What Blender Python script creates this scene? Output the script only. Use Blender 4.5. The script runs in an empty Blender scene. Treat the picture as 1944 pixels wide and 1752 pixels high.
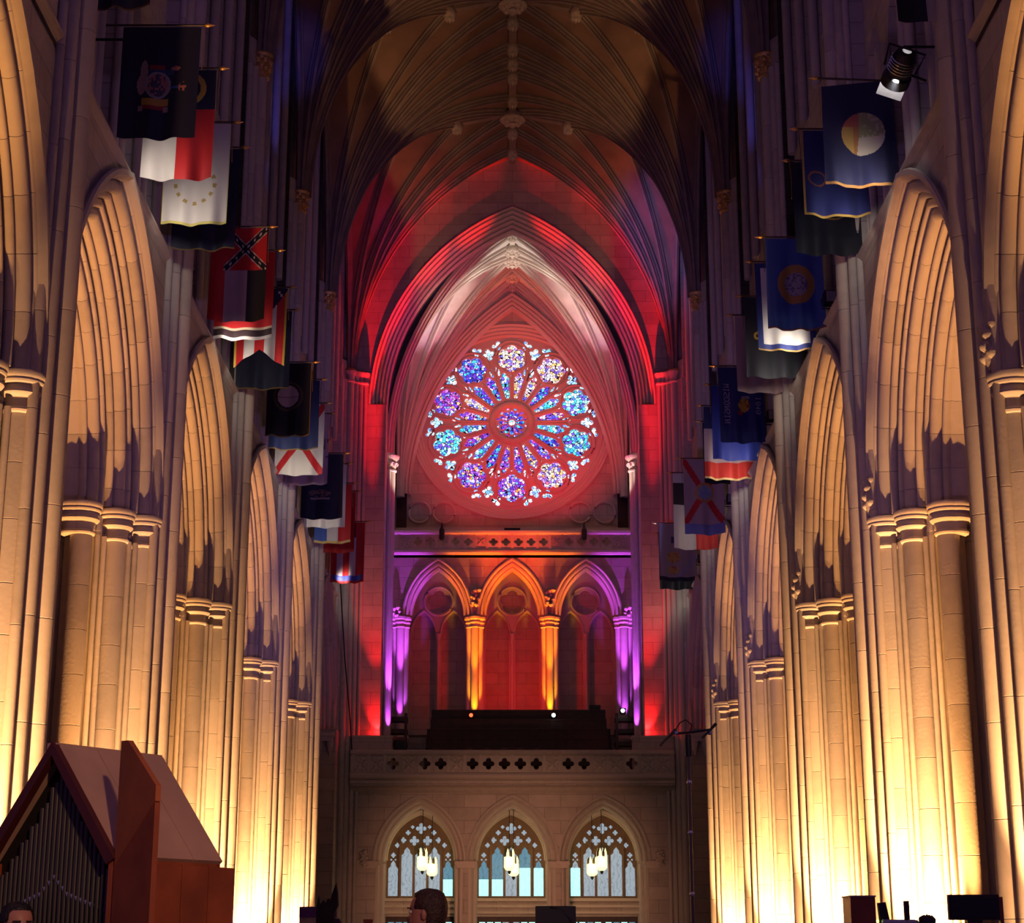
import bpy, math, random
from math import pi, sin, cos, sqrt, atan2, acos, radians
from mathutils import Vector, Matrix
from mathutils.geometry import tessellate_polygon

random.seed(7)
S = bpy.context.scene
COL = S.collection

# ------------------------------------------------------------------ camera
cam_d = bpy.data.cameras.new('camera')
cam_d.sensor_fit = 'HORIZONTAL'
cam_d.sensor_width = 36.0
cam_d.lens = 36.0 * 3331.5 / 1944.0
cam_d.clip_end = 300
cam = bpy.data.objects.new('camera', cam_d)
COL.objects.link(cam)
cam.location = (-0.0715, 0.0, 1.5)
cam.rotation_euler = (pi / 2 + 0.269404505, 0, -0.000985)
S.camera = cam

# ------------------------------------------------------------------ world, exposure
w = bpy.data.worlds.new('crossing_glow')
S.world = w
w.use_nodes = True
bg = w.node_tree.nodes['Background']
bg.inputs[0].default_value = (0.46, 0.24, 0.80, 1)
bg.inputs[1].default_value = 0.13
S.cycles.max_bounces = 5; S.cycles.diffuse_bounces = 2; S.cycles.glossy_bounces = 2
S.cycles.adaptive_threshold = 0.03
S.view_settings.view_transform = 'Standard'
S.view_settings.look = 'None'
S.view_settings.exposure = 0.0
S.view_settings.gamma = 1.0
S.view_settings.use_curve_mapping = False

YC0, BAY = 20.85, 7.5
def YC(k): return YC0 + BAY * k
XW = 6.9          # centre line of the arcade wall
YW = 58.45        # end wall face
ZCAP = 8.28
ZSPR = 20.8
ZR = 29.05        # vault ridge

def spot(name, loc, aim, power, color, size=60, blend=0.6, radius=0.06):
    d = bpy.data.lights.new(name, 'SPOT')
    d.energy = power; d.color = color; d.spot_size = radians(size); d.spot_blend = blend
    d.shadow_soft_size = radius
    o = bpy.data.objects.new(name, d); COL.objects.link(o)
    o.location = loc
    o.rotation_euler = (Vector(aim) - Vector(loc)).to_track_quat('-Z', 'Y').to_euler()
    return o
def point(name, loc, power, color, radius=0.08):
    d = bpy.data.lights.new(name, 'POINT')
    d.energy = power; d.color = color; d.shadow_soft_size = radius
    o = bpy.data.objects.new(name, d); COL.objects.link(o); o.location = loc
    return o

WARM = (1.0, 0.49, 0.19)
AMBER = (1.0, 0.24, 0.004)
RED = (1.0, 0.008, 0.010)
VIOLET = (0.55, 0.07, 1.0)
WHITE = (1.0, 0.90, 0.78)
BLUE = (0.10, 0.10, 1.0)
# warm floor uplight at every pier, split into two beams, with added fill
UPL = {-1: (5200, 5600, 6400, 6400, 5200), 1: (4200, 8200, 7600, 6600, 5200)}
for k in range(0, 5):
    for s in (-1, 1):
        spot('arch_soffit_uplight', (s * 6.40, YC(k) - 2.05, 0.25), (s * (6.40 + 1.75), YC(k) - 2.1, 9.25), 6600, (1.0, 0.43, 0.12), 33, 0.5, 0.05)
        spot('pier_uplight', (s * 5.98, YC(k) - 1.62, 0.25), (s * (5.98 + 1.6), YC(k) - 1.62 + 3.45, 9.25), UPL[s][k] * 1.15, WARM, 40, 0.45, 0.05)
        spot('pier_fill', (s * 5.90, YC(k) - 1.55, 0.3), (s * 6.5, YC(k) + 0.1, 3.0), UPL[s][k] * 0.16, WARM, 62, 0.8, 0.08)  # added soft fill over the lower pier shafts
# floodlights on the string course, among the flags
for k in range(1, 6):
    for s in (-1, 1):
        ym = YC(k) - BAY / 2 - 0.5
        dr = 0.15 * (k - 1)
        for dy, pw in (((-0.25 if s < 0 else 0.3) + dr, 24 if k < 4 else 14), ((1.5 if s < 0 else 1.9) + dr, 28 if k < 4 else 14)):
            spot('flag_floodlight', (s * 5.45, ym + dy, 12.70), (s * 4.85, ym + dy + 2.0, 13.15), pw, WHITE, 112, 0.8, 0.08)
# red uplights on the jambs of the tower arch, tilted on to the wall face
for s in (-1, 1):
    point('jamb_uplight', (s * 4.46, 58.33, 8.34), 13, RED, 0.03)
    spot('jamb_uplight_beam', (s * 4.46, 58.2, 8.25), (s * 4.5, 58.2 + 2.9, 14.3), 260, RED, 66, 0.8, 0.04)
    spot('jamb_uplight_mid', (s * 4.50, 57.72, 8.3), (s * 4.62, YW, 14.2), 2000, RED, 25, 0.8, 0.04)
    for ax, az, pw in ((4.9, 19.5, 40), (4.85, 22.5, 60), (4.0, 25.2, 60), (2.7, 26.9, 50), (1.1, 28.0, 40)):
        spot('arch_uplight', (s * 4.5, 57.25, 8.3), (s * ax, 58.4, az), pw * 700, RED, 5.0, 0.9, 0.05)
    spot('arch_soffit_red', (s * -3.2, 58.95, 8.4), (s * 4.0, 58.9, 22.0), 5200, RED, 34, 0.8, 0.06)
    spot('violet_uplight', (s * 3.95, 63.12, 9.4), (s * 4.12, 63.95, 13.6), 2600, VIOLET, 27, 0.7, 0.03)
    spot('violet_uplight_foot', (s * 4.02, 63.58, 9.1), (s * 4.1, 64.1, 11.3), 330, VIOLET, 40, 0.6, 0.03)
    spot('violet_uplight_shaft', (s * 3.95, 59.62, 8.9), (s * 4.27, 60.0, 14.5), 2200, VIOLET, 30, 0.7, 0.03)
    spot('violet_foot_shaft', (s * 4.12, 59.70, 8.4), (s * 4.27, 60.0, 10.2), 230, VIOLET, 40, 0.7, 0.03)
    spot('amber_uplight', (s * 1.37, 63.12, 9.4), (s * 1.38, 63.95, 13.4), 3000, (1.0, 0.17, 0.003), 26, 0.7, 0.03)
    spot('amber_uplight_foot', (s * 1.37, 63.50, 9.0), (s * 1.38, 64.1, 11.6), 700, (1.0, 0.38, 0.01), 34, 0.7, 0.03)
    spot('tower_vault_light', (s * -3.0, 60.9, 9.7), (s * 3.1, 61.8, 23.8), 10500, WHITE, 21, 0.5, 0.06)
    spot('capital_light', (s * -3.0, 60.6, 9.7), (s * 4.25, 60.0, 17.7), 9000, WHITE, 6, 0.8, 0.05)
spot('tower_apex_light', (0.0, 61.6, 9.9), (0, 61.4, 27.0), 10000, WHITE, 14, 0.6, 0.06)
spot('rose_red_wash', (2.2, 62.6, 16.7), (0.8, 66.5, 22.4), 760, (1, 0.008, 0.008), 98, 0.9, 0.1)
spot('rose_red_wash', (-2.2, 62.6, 16.7), (-0.8, 66.5, 21.3), 460, (1, 0.008, 0.008), 98, 0.9, 0.1)
spot('gallery_red_wash', (0, 61.6, 10.4), (0, 65.0, 12.4), 260, (1, 0.006, 0.002), 130, 0.8, 0.2)
spot('passage_amber', (0, 60.2, 9.9), (0, 63.9, 16.0), 3800, (1.0, 0.07, 0.004), 30, 0.9, 0.1)
# coloured washes high in the nave
spot('vault_blue_spot', (3.6, 54.0, 8.0), (5.1, 56.9, 24.5), 8000, (0.25, 0.30, 1.0), 13, 0.9, 0.1)
for s in (-1, 1):
    spot('vault_amber_wash', (s * -4.3, 41.0, 0.6), (s * 5.0, 46.5, 24.5), 900 if s < 0 else 450, (1.0, 0.34, 0.10), 22, 0.9, 0.1)
    spot('shaft_blue_spot', (s * 5.2, 37.0, 15.0), (s * 5.85, 41.8, 23.5), 900, BLUE, 12, 0.9, 0.05)
    spot('violet_wall_wash', (s * -3.0, 26.0, 0.5), (s * 5.9, 54.0, 17.0), 2800, (0.42, 0.24, 1.0), 38, 1.0, 0.3)
    spot('violet_wall_wash_near', (s * -3.0, 14.5, 0.5), (s * 5.9, 32.0, 15.0), 900, (0.50, 0.26, 1.0), 44, 1.0, 0.3)
spot('gallery_front_fill', (0.0, 38.0, 0.6), (0, 58.4, 2.4), 5200, (1.0, 0.44, 0.26), 34, 0.9, 0.4)  # added warm fill for the wall below the gallery, no lamp there
spot('stage_front_light', (3.5, -3.0, 7.0), (-2.2, 10.0, 1.9), 2300, (1.0, 0.54, 0.30), 24, 1.0, 0.3)

# ------------------------------------------------------------------ materials
MATS = {}
def nodemat(name):
    m = bpy.data.materials.new(name); m.use_nodes = True
    nt = m.node_tree
    return m, nt, nt.nodes['Principled BSDF']

def mat(name, color, rough=0.8, metal=0.0, var=0.12, scale=6.0, bump=0.0, bscale=30.0):
    if name in MATS: return MATS[name]
    m, nt, b = nodemat(name)
    b.inputs['Roughness'].default_value = rough
    b.inputs['Metallic'].default_value = metal
    tc = nt.nodes.new('ShaderNodeTexCoord')
    n = nt.nodes.new('ShaderNodeTexNoise'); n.inputs['Scale'].default_value = scale; n.inputs['Detail'].default_value = 4
    r = nt.nodes.new('ShaderNodeValToRGB')
    r.color_ramp.elements[0].position = 0.3; r.color_ramp.elements[1].position = 0.7
    r.color_ramp.elements[0].color = tuple(max(0, c * (1 - var)) for c in color) + (1,)
    r.color_ramp.elements[1].color = tuple(min(1, c * (1 + var)) for c in color) + (1,)
    nt.links.new(tc.outputs['Object'], n.inputs['Vector'])
    nt.links.new(n.outputs['Fac'], r.inputs[0])
    nt.links.new(r.outputs[0], b.inputs['Base Color'])
    if bump:
        n2 = nt.nodes.new('ShaderNodeTexNoise'); n2.inputs['Scale'].default_value = bscale; n2.inputs['Detail'].default_value = 3
        bp = nt.nodes.new('ShaderNodeBump'); bp.inputs['Strength'].default_value = bump; bp.inputs['Distance'].default_value = 0.02
        nt.links.new(tc.outputs['Object'], n2.inputs['Vector'])
        nt.links.new(n2.outputs['Fac'], bp.inputs['Height'])
        nt.links.new(bp.outputs[0], b.inputs['Normal'])
    MATS[name] = m
    return m

def stone_mat(name, color, per_object=0.14):
    """limestone whose tone shifts a little from block to block"""
    m, nt, b = nodemat(name)
    b.inputs['Roughness'].default_value = 0.85
    tc = nt.nodes.new('ShaderNodeTexCoord')
    oi = nt.nodes.new('ShaderNodeObjectInfo')
    n = nt.nodes.new('ShaderNodeTexNoise'); n.inputs['Scale'].default_value = 5; n.inputs['Detail'].default_value = 5
    add = nt.nodes.new('ShaderNodeMath'); add.operation = 'MULTIPLY_ADD'
    add.inputs[1].default_value = 0.8
    nt.links.new(oi.outputs['Random'], add.inputs[0])
    nt.links.new(n.outputs['Fac'], add.inputs[2])
    nt.links.new(tc.outputs['Object'], n.inputs['Vector'])
    r = nt.nodes.new('ShaderNodeValToRGB')
    r.color_ramp.elements[0].position = 0.35; r.color_ramp.elements[1].position = 1.35 if False else 1.0
    r.color_ramp.elements[0].color = tuple(c * (1 - per_object) for c in color) + (1,)
    r.color_ramp.elements[1].color = tuple(min(1, c * (1 + per_object)) for c in color) + (1,)
    nt.links.new(add.outputs[0], r.inputs[0])
    nt.links.new(r.outputs[0], b.inputs['Base Color'])
    n2 = nt.nodes.new('ShaderNodeTexNoise'); n2.inputs['Scale'].default_value = 22; n2.inputs['Detail'].default_value = 3
    bp = nt.nodes.new('ShaderNodeBump'); bp.inputs['Strength'].default_value = 0.08; bp.inputs['Distance'].default_value = 0.02
    nt.links.new(tc.outputs['Object'], n2.inputs['Vector'])
    nt.links.new(n2.outputs['Fac'], bp.inputs['Height'])
    nt.links.new(bp.outputs[0], b.inputs['Normal'])
    MATS[name] = m
    return m

def ashlar_mat(name, color, axis):
    """wall limestone with coursed joints as fine relief; axis 'x' = wall in XZ, 'y' = wall in YZ"""
    m, nt, b = nodemat(name)
    b.inputs['Roughness'].default_value = 0.88
    tc = nt.nodes.new('ShaderNodeTexCoord')
    sep = nt.nodes.new('ShaderNodeSeparateXYZ'); com = nt.nodes.new('ShaderNodeCombineXYZ')
    nt.links.new(tc.outputs['Object'], sep.inputs[0])
    nt.links.new(sep.outputs[0 if axis == 'x' else 1], com.inputs[0])
    nt.links.new(sep.outputs[2], com.inputs[1])
    br = nt.nodes.new('ShaderNodeTexBrick')
    br.inputs['Scale'].default_value = 1.0
    br.inputs['Brick Width'].default_value = 1.05; br.inputs['Row Height'].default_value = 0.42
    br.inputs['Mortar Size'].default_value = 0.008; br.inputs['Mortar Smooth'].default_value = 0.2
    br.inputs['Color1'].default_value = tuple(c * 0.9 for c in color) + (1,)
    br.inputs['Color2'].default_value = tuple(min(1, c * 1.1) for c in color) + (1,)
    br.inputs['Mortar'].default_value = tuple(c * 0.55 for c in color) + (1,)
    nt.links.new(com.outputs[0], br.inputs['Vector'])
    n = nt.nodes.new('ShaderNodeTexNoise'); n.inputs['Scale'].default_value = 3; n.inputs['Detail'].default_value = 5
    nt.links.new(tc.outputs['Object'], n.inputs['Vector'])
    mx = nt.nodes.new('ShaderNodeMixRGB'); mx.blend_type = 'OVERLAY'; mx.inputs[0].default_value = 0.25
    nt.links.new(br.outputs['Color'], mx.inputs[1]); nt.links.new(n.outputs['Fac'], mx.inputs[2])
    nt.links.new(mx.outputs[0], b.inputs['Base Color'])
    bp = nt.nodes.new('ShaderNodeBump'); bp.inputs['Strength'].default_value = 0.4; bp.inputs['Distance'].default_value = 0.02; bp.invert = True
    nt.links.new(br.outputs['Fac'], bp.inputs['Height']); nt.links.new(bp.outputs[0], b.inputs['Normal'])
    MATS[name] = m
    return m

def emit(name, color, strength):
    m, nt, b = nodemat(name)
    b.inputs['Base Color'].default_value = tuple(min(1, c) for c in color) + (1,)
    b.inputs['Emission Color'].default_value = tuple(color) + (1,)
    b.inputs['Emission Strength'].default_value = strength
    MATS[name] = m
    return m

LIME = (0.56, 0.49, 0.41)
STONE = stone_mat('limestone', LIME)
WALLX = ashlar_mat('ashlar_end', (0.50, 0.43, 0.36), 'x')
WALLY = ashlar_mat('ashlar_side', (0.52, 0.45, 0.39), 'y')
MORTAR = mat('mortar', (0.16, 0.13, 0.10), 0.95)
CARVED = mat('carved_limestone', (0.58, 0.50, 0.41), 0.85, var=0.25, scale=14, bump=0.6, bscale=14)
GOLDCARV = mat('golden_carving', (0.80, 0.47, 0.16), 0.42, 0.35, var=0.35, scale=14)  # golden, slightly metallic tone for the carved springing capitals
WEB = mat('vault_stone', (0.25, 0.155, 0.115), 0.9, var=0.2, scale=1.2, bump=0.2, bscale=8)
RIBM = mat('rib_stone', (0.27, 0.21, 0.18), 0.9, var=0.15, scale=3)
FLOORM = mat('floor_marble', (0.25, 0.22, 0.2), 0.4)
DARKW = mat('dark_oak', (0.045, 0.018, 0.012), 0.55, var=0.3, scale=4)
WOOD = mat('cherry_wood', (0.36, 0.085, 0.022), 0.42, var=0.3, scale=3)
ROOFW = mat('pale_wood', (0.60, 0.37, 0.26), 0.5, var=0.12, scale=3)
BLACK = mat('black_metal', (0.012, 0.012, 0.013), 0.45)
BLACKC = mat('black_cloth', (0.012, 0.01, 0.016), 0.95)
CHROME = mat('chrome', (0.7, 0.7, 0.7), 0.2, 1.0, var=0.02)
TIN = mat('pipe_metal', (0.085, 0.075, 0.065), 0.45, 0.4, var=0.08)
TINB = mat('pipe_lip', (0.8, 0.78, 0.72), 0.25, 0.9, var=0.05)
GOLD = mat('gilt', (0.75, 0.42, 0.10), 0.35, 0.7, var=0.1)
POLE = mat('pole_wood', (0.06, 0.04, 0.03), 0.5)
IRON = mat('iron', (0.02, 0.018, 0.018), 0.6)
PAPER = mat('paper', (0.75, 0.73, 0.7), 0.8, var=0.03)
SKIN = mat('skin', (0.50, 0.22, 0.15), 0.5, var=0.1)
HAIR = mat('dark_brown_hair', (0.045, 0.02, 0.012), 0.6, var=0.5, scale=30, bump=0.6, bscale=60)
HAIRB = mat('black_hair', (0.012, 0.009, 0.008), 0.55, var=0.5, scale=30, bump=0.6, bscale=60)
SHIRT = mat('dark_coat', (0.02, 0.02, 0.025), 0.9)
EYEW = mat('eye_white', (0.7, 0.66, 0.62), 0.3, var=0.02)

def flag_material():
    m, nt, b = nodemat('flag_cloth')
    a = nt.nodes.new('ShaderNodeVertexColor'); a.layer_name = 'print'
    n = nt.nodes.new('ShaderNodeTexNoise'); n.inputs['Scale'].default_value = 60
    bp = nt.nodes.new('ShaderNodeBump'); bp.inputs['Strength'].default_value = 0.15; bp.inputs['Distance'].default_value = 0.01
    nt.links.new(n.outputs['Fac'], bp.inputs['Height']); nt.links.new(bp.outputs[0], b.inputs['Normal'])
    nt.links.new(a.outputs[0], b.inputs['Base Color'])
    b.inputs['Roughness'].default_value = 0.6
    b.inputs['Sheen Weight'].default_value = 0.1
    return m
FLAG = flag_material()

def stained(name, stops, cell, strength, lead=0.035):
    m, nt, b = nodemat(name)
    tc = nt.nodes.new('ShaderNodeTexCoord')
    geo = nt.nodes.new('ShaderNodeNewGeometry')
    v = nt.nodes.new('ShaderNodeTexVoronoi'); v.inputs['Scale'].default_value = cell; v.voronoi_dimensions = '3D'
    e = nt.nodes.new('ShaderNodeTexVoronoi'); e.inputs['Scale'].default_value = cell; e.feature = 'DISTANCE_TO_EDGE'
    nt.links.new(geo.outputs['Position'], v.inputs['Vector']); nt.links.new(geo.outputs['Position'], e.inputs['Vector'])
    sep = nt.nodes.new('ShaderNodeSeparateColor')
    nt.links.new(v.outputs['Color'], sep.inputs[0])
    oi = nt.nodes.new('ShaderNodeObjectInfo')
    ma = nt.nodes.new('ShaderNodeMath'); ma.operation = 'MULTIPLY_ADD'; ma.inputs[1].default_value = 0.45
    nt.links.new(oi.outputs['Random'], ma.inputs[0]); nt.links.new(sep.outputs[0], ma.inputs[2])
    fr = nt.nodes.new('ShaderNodeMath'); fr.operation = 'FRACT'
    nt.links.new(ma.outputs[0], fr.inputs[0])
    r = nt.nodes.new('ShaderNodeValToRGB'); r.color_ramp.interpolation = 'CONSTANT'
    el = r.color_ramp.elements
    el[0].position = stops[0][0]; el[0].color = stops[0][1] + (1,)
    el[1].position = stops[1][0]; el[1].color = stops[1][1] + (1,)
    for p, c in stops[2:]:
        x = el.new(p); x.color = c + (1,)
    nt.links.new(fr.outputs[0], r.inputs[0])
    gt = nt.nodes.new('ShaderNodeMath'); gt.operation = 'GREATER_THAN'; gt.inputs[1].default_value = lead
    nt.links.new(e.outputs['Distance'], gt.inputs[0])
    br = nt.nodes.new('ShaderNodeMapRange'); br.inputs[3].default_value = 0.45; br.inputs[4].default_value = 1.6
    nt.links.new(sep.outputs[1], br.inputs[0])
    m1 = nt.nodes.new('ShaderNodeMath'); m1.operation = 'MULTIPLY'
    nt.links.new(gt.outputs[0], m1.inputs[0]); nt.links.new(br.outputs[0], m1.inputs[1])
    m2 = nt.nodes.new('ShaderNodeMath'); m2.operation = 'MULTIPLY'; m2.inputs[1].default_value = strength
    nt.links.new(m1.outputs[0], m2.inputs[0])
    b.inputs['Base Color'].default_value = (0.03, 0.02, 0.05, 1)
    b.inputs['Roughness'].default_value = 0.3
    gm = nt.nodes.new('ShaderNodeGamma'); gm.inputs[1].default_value = 1.5
    nt.links.new(r.outputs[0], gm.inputs[0])
    nt.links.new(gm.outputs[0], b.inputs['Emission Color']); nt.links.new(m2.outputs[0], b.inputs['Emission Strength'])
    return m
BLUEG = stained('rose_glass_blue', [(0, (0.10, 0.16, 0.95)), (0.22, (0.18, 0.45, 1.0)), (0.40, (0.32, 0.14, 0.85)), (0.55, (0.15, 0.75, 0.95)), (0.70, (0.75, 0.85, 1.0)), (0.82, (0.10, 0.10, 0.6)), (0.93, (0.9, 0.4, 0.9))], 10.0, 1.9, 0.08)
VIOG = stained('rose_glass_violet', [(0, (0.35, 0.14, 0.9)), (0.2, (0.7, 0.35, 0.95)), (0.38, (0.2, 0.2, 0.95)), (0.55, (1.0, 0.75, 0.95)), (0.68, (0.55, 0.1, 0.5)), (0.8, (0.3, 0.55, 1.0)), (0.92, (1.0, 0.55, 0.25))], 10.0, 1.9, 0.08)
WARMG = stained('rose_glass_warm', [(0, (1.0, 0.85, 0.9)), (0.25, (0.5, 0.35, 0.95)), (0.42, (1.0, 0.62, 0.3)), (0.55, (0.9, 0.85, 1.0)), (0.7, (0.25, 0.25, 0.9)), (0.82, (0.7, 0.25, 0.4)), (0.9, (1.0, 0.9, 0.6))], 10.0, 1.9, 0.08)
CYANG = stained('rose_glass_cyan', [(0, (0.15, 0.8, 1.0)), (0.3, (0.2, 0.35, 1.0)), (0.5, (0.45, 0.95, 1.0)), (0.7, (0.3, 0.2, 0.85)), (0.85, (0.85, 0.95, 1.0))], 9.0, 1.8, 0.08)
PALEG = stained('rose_glass_pale', [(0, (0.75, 0.9, 1.0)), (0.35, (0.4, 0.75, 1.0)), (0.6, (0.9, 0.95, 1.0)), (0.85, (0.35, 0.5, 1.0))], 7.0, 2.0, 0.05)

def window_glass(name, color, strength, mottled=0.35):
    m, nt, b = nodemat(name)
    geo = nt.nodes.new('ShaderNodeNewGeometry')
    n = nt.nodes.new('ShaderNodeTexWave'); n.inputs['Scale'].default_value = 2.2; n.inputs['Distortion'].default_value = 9; n.inputs['Detail'].default_value = 4; n.inputs['Detail Scale'].default_value = 2.5
    nt.links.new(geo.outputs['Position'], n.inputs['Vector'])
    r = nt.nodes.new('ShaderNodeValToRGB')
    r.color_ramp.elements[0].position = 0.0; r.color_ramp.elements[1].position = 0.22
    r.color_ramp.elements[0].color = (1 - mottled,) * 3 + (1,); r.color_ramp.elements[1].color = (1, 1, 1, 1)
    nt.links.new(n.outputs['Fac'], r.inputs[0])
    mu = nt.nodes.new('ShaderNodeMixRGB'); mu.blend_type = 'MULTIPLY'; mu.inputs[0].default_value = 1
    mu.inputs[1].default_value = color + (1,)
    nt.links.new(r.outputs[0], mu.inputs[2])
    nt.links.new(mu.outputs[0], b.inputs['Emission Color'])
    b.inputs['Emission Strength'].default_value = strength
    b.inputs['Base Color'].default_value = (0.05, 0.06, 0.07, 1)
    return m
GREYG = window_glass('etched_grey_glass', (0.36, 0.45, 0.52), 0.85)
DIMG = window_glass('dim_blue_glass', (0.10, 0.30, 0.42), 0.8)
CYANW = window_glass('daylit_cyan_glass', (0.45, 1.0, 0.92), 1.3, 0.2)
LANT = emit('lantern_glow', (1.0, 0.82, 0.34), 1.9)
LEDW = emit('led_white', (0.8, 0.95, 1.0), 8.0)
LEDR = emit('led_red', (1.0, 0.1, 0.03), 3.0)
LENS = emit('lamp_lens', (1.0, 0.93, 0.97), 14.0)
GREENLED = emit('led_green', (0.6, 1.0, 0.2), 3.0)

# ------------------------------------------------------------------ mesh helpers
class MB:
    def __init__(self): self.v = []; self.f = []; self.sharp = False
    def add(self, vs, fs):
        o = len(self.v); self.v += [tuple(p) for p in vs]; self.f += [tuple(i + o for i in f) for f in fs]
        return self
    def box(self, x0, x1, y0, y1, z0, z1):
        return self.add([(x0, y0, z0), (x1, y0, z0), (x1, y1, z0), (x0, y1, z0), (x0, y0, z1), (x1, y0, z1), (x1, y1, z1), (x0, y1, z1)],
                        [(0, 3, 2, 1), (4, 5, 6, 7), (0, 1, 5, 4), (1, 2, 6, 5), (2, 3, 7, 6), (3, 0, 4, 7)])
    def lathe(self, prof, c=(0, 0, 0), n=16, cap=True):
        vs = []; fs = []
        for r, z in prof:
            for i in range(n):
                a = 2 * pi * i / n
                vs.append((c[0] + r * cos(a), c[1] + r * sin(a), c[2] + z))
        for j in range(len(prof) - 1):
            for i in range(n):
                k = (i + 1) % n
                fs.append((j * n + i, j * n + k, (j + 1) * n + k, (j + 1) * n + i))
        if cap:
            fs.append(tuple(range(n - 1, -1, -1))); fs.append(tuple((len(prof) - 1) * n + i for i in range(n)))
        return self.add(vs, fs)
    def tube(self, pts, r, n=8, r2=None):
        pts = [Vector(p) for p in pts]; vs = []; fs = []
        m = len(pts)
        for j, p in enumerate(pts):
            t = (pts[min(j + 1, m - 1)] - pts[max(j - 1, 0)]).normalized()
            up = Vector((0, 0, 1)) if abs(t.z) < 0.9 else Vector((1, 0, 0))
            a = t.cross(up).normalized(); b = t.cross(a)
            rr = r if r2 is None else r + (r2 - r) * j / (m - 1)
            for i in range(n):
                q = 2 * pi * i / n
                vs.append(p + a * (rr * cos(q)) + b * (rr * sin(q)))
        for j in range(m - 1):
            for i in range(n):
                k = (i + 1) % n
                fs.append((j * n + i, (j + 1) * n + i, (j + 1) * n + k, j * n + k))
        fs.append(tuple(range(n))); fs.append(tuple((m - 1) * n + i for i in range(n - 1, -1, -1)))
        return self.add(vs, fs)
    def grid(self, rows, closed_u=False):
        """rows: list of equal-length point lists"""
        n = len(rows[0]); vs = [p for r in rows for p in r]; fs = []
        for j in range(len(rows) - 1):
            for i in range(n if closed_u else n - 1):
                k = (i + 1) % n
                fs.append((j * n + i, j * n + k, (j + 1) * n + k, (j + 1) * n + i))
        return self.add(vs, fs)
    def extrude(self, loops, d0, d1, plane='XZ'):
        """polygon with holes (first loop outer), extruded between depths d0 and d1"""
        def P(a, b, d):
            return (a, d, b) if plane == 'XZ' else ((d, a, b) if plane == 'YZ' else (a, b, d))
        flat = [p for l in loops for p in l]
        tri = tessellate_polygon([[Vector((p[0], p[1], 0)) for p in l] for l in loops])
        n = len(flat)
        vs = [P(a, b, d0) for a, b in flat] + [P(a, b, d1) for a, b in flat]
        fs = [tuple(t) for t in tri] + [tuple(i + n for i in reversed(t)) for t in tri]
        o = 0
        for l in loops:
            m = len(l)
            for i in range(m):
                k = (i + 1) % m
                fs.append((o + i, o + k, o + k + n, o + i + n))
            o += m
        return self.add(vs, fs)
    def mesh(self, name, material, smooth=None):
        me = bpy.data.meshes.new(name)
        me.from_pydata(self.v, [], self.f); me.validate()
        me.materials.append(material)
        import bmesh
        bm = bmesh.new(); bm.from_mesh(me)
        bmesh.ops.recalc_face_normals(bm, faces=bm.faces)
        if smooth is not None:
            for f in bm.faces: f.smooth = True
            for e in bm.edges:
                if len(e.link_faces) == 2 and e.calc_face_angle(0) > radians(smooth): e.smooth = False
        bm.to_mesh(me); bm.free()
        return me
    def build(self, name, material, parent=None, loc=(0, 0, 0), smooth=None, rot=None):
        return inst(name, self.mesh(name, material, smooth), parent, loc, rot)

def inst(name, me, parent=None, loc=(0, 0, 0), rot=None):
    o = bpy.data.objects.new(name, me); COL.objects.link(o)
    o.location = loc
    if rot: o.rotation_euler = rot
    if parent: o.parent = parent
    return o
def empty(name, loc=(0, 0, 0), rz=0.0):
    o = bpy.data.objects.new(name, None); COL.objects.link(o)
    o.location = loc; o.rotation_euler = (0, 0, rz); o.empty_display_size = 0.2
    return o
def tag(o, label, cat=None, group=None, kind=None):
    o['label'] = label
    if cat: o['category'] = cat
    if group: o['group'] = group
    if kind: o['kind'] = kind
    return o

def foil(n, d, r, cx=0.0, cz=0.0, rot=0.0, m=9):
    """outline of n overlapping circles of radius r centred at distance d"""
    pts = []
    h = d * sin(pi / n)
    ang = acos(min(1, max(-1, -(d * sin(pi / n)) / r))) if h < r else pi
    # arc half-angle around each lobe direction up to the cusp with its neighbour
    a = pi / 2 + pi / n - math.asin(min(1, h / r)) + 0
    cusp = d * cos(pi / n) + sqrt(max(0, r * r - h * h))
    th = atan2(cusp * sin(pi / n), cusp * cos(pi / n) - d)
    for k in range(n):
        base = rot + 2 * pi * k / n
        for i in range(m):
            t = -th + 2 * th * i / (m - 1)
            x = d + r * cos(t); y = r * sin(t)
            if i == m - 1: continue
            pts.append((cx + x * cos(base) - y * sin(base), cz + x * sin(base) + y * cos(base)))
    return pts
def circle(cx, cz, r, n=24): return [(cx + r * cos(2 * pi * i / n), cz + r * sin(2 * pi * i / n)) for i in range(n)]
def parch(cx, zs, s, h, n=10):
    """pointed arch outline from left spring to right spring"""
    r = (s * s + h * h) / (2 * s); te = acos((r - s) / r)
    L = [(cx - s + r - r * cos(te * i / n), zs + r * sin(te * i / n)) for i in range(n + 1)]
    return L + [(2 * cx - x, z) for x, z in reversed(L[:-1])]
def lancet(cx, z0, zs, s, h, n=6):
    return [(cx - s, z0)] + parch(cx, zs, s, h, n) + [(cx + s, z0)]

def arch_rows(cx, zs, s, h, prof, n=14, leg=None):
    """rows of points for a moulding (offset inwards, depth y) carried round a pointed arch in XZ"""
    r = (s * s + h * h) / (2 * s); c = r - s
    rows = []
    if leg is not None: rows.append([(cx - s + o, y, leg) for o, y in prof])
    for i in range(n + 1):
        row = []
        for o, y in prof:
            q = r - o; te = acos(min(1, c / q)); t = te * i / n
            row.append((cx + c - q * cos(t), y, zs + q * sin(t)))
        rows.append(row)
    L = rows
    R = [[(2 * cx - x, y, z) for x, y, z in row] for row in reversed(L[:-1])]
    return L + R

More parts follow.
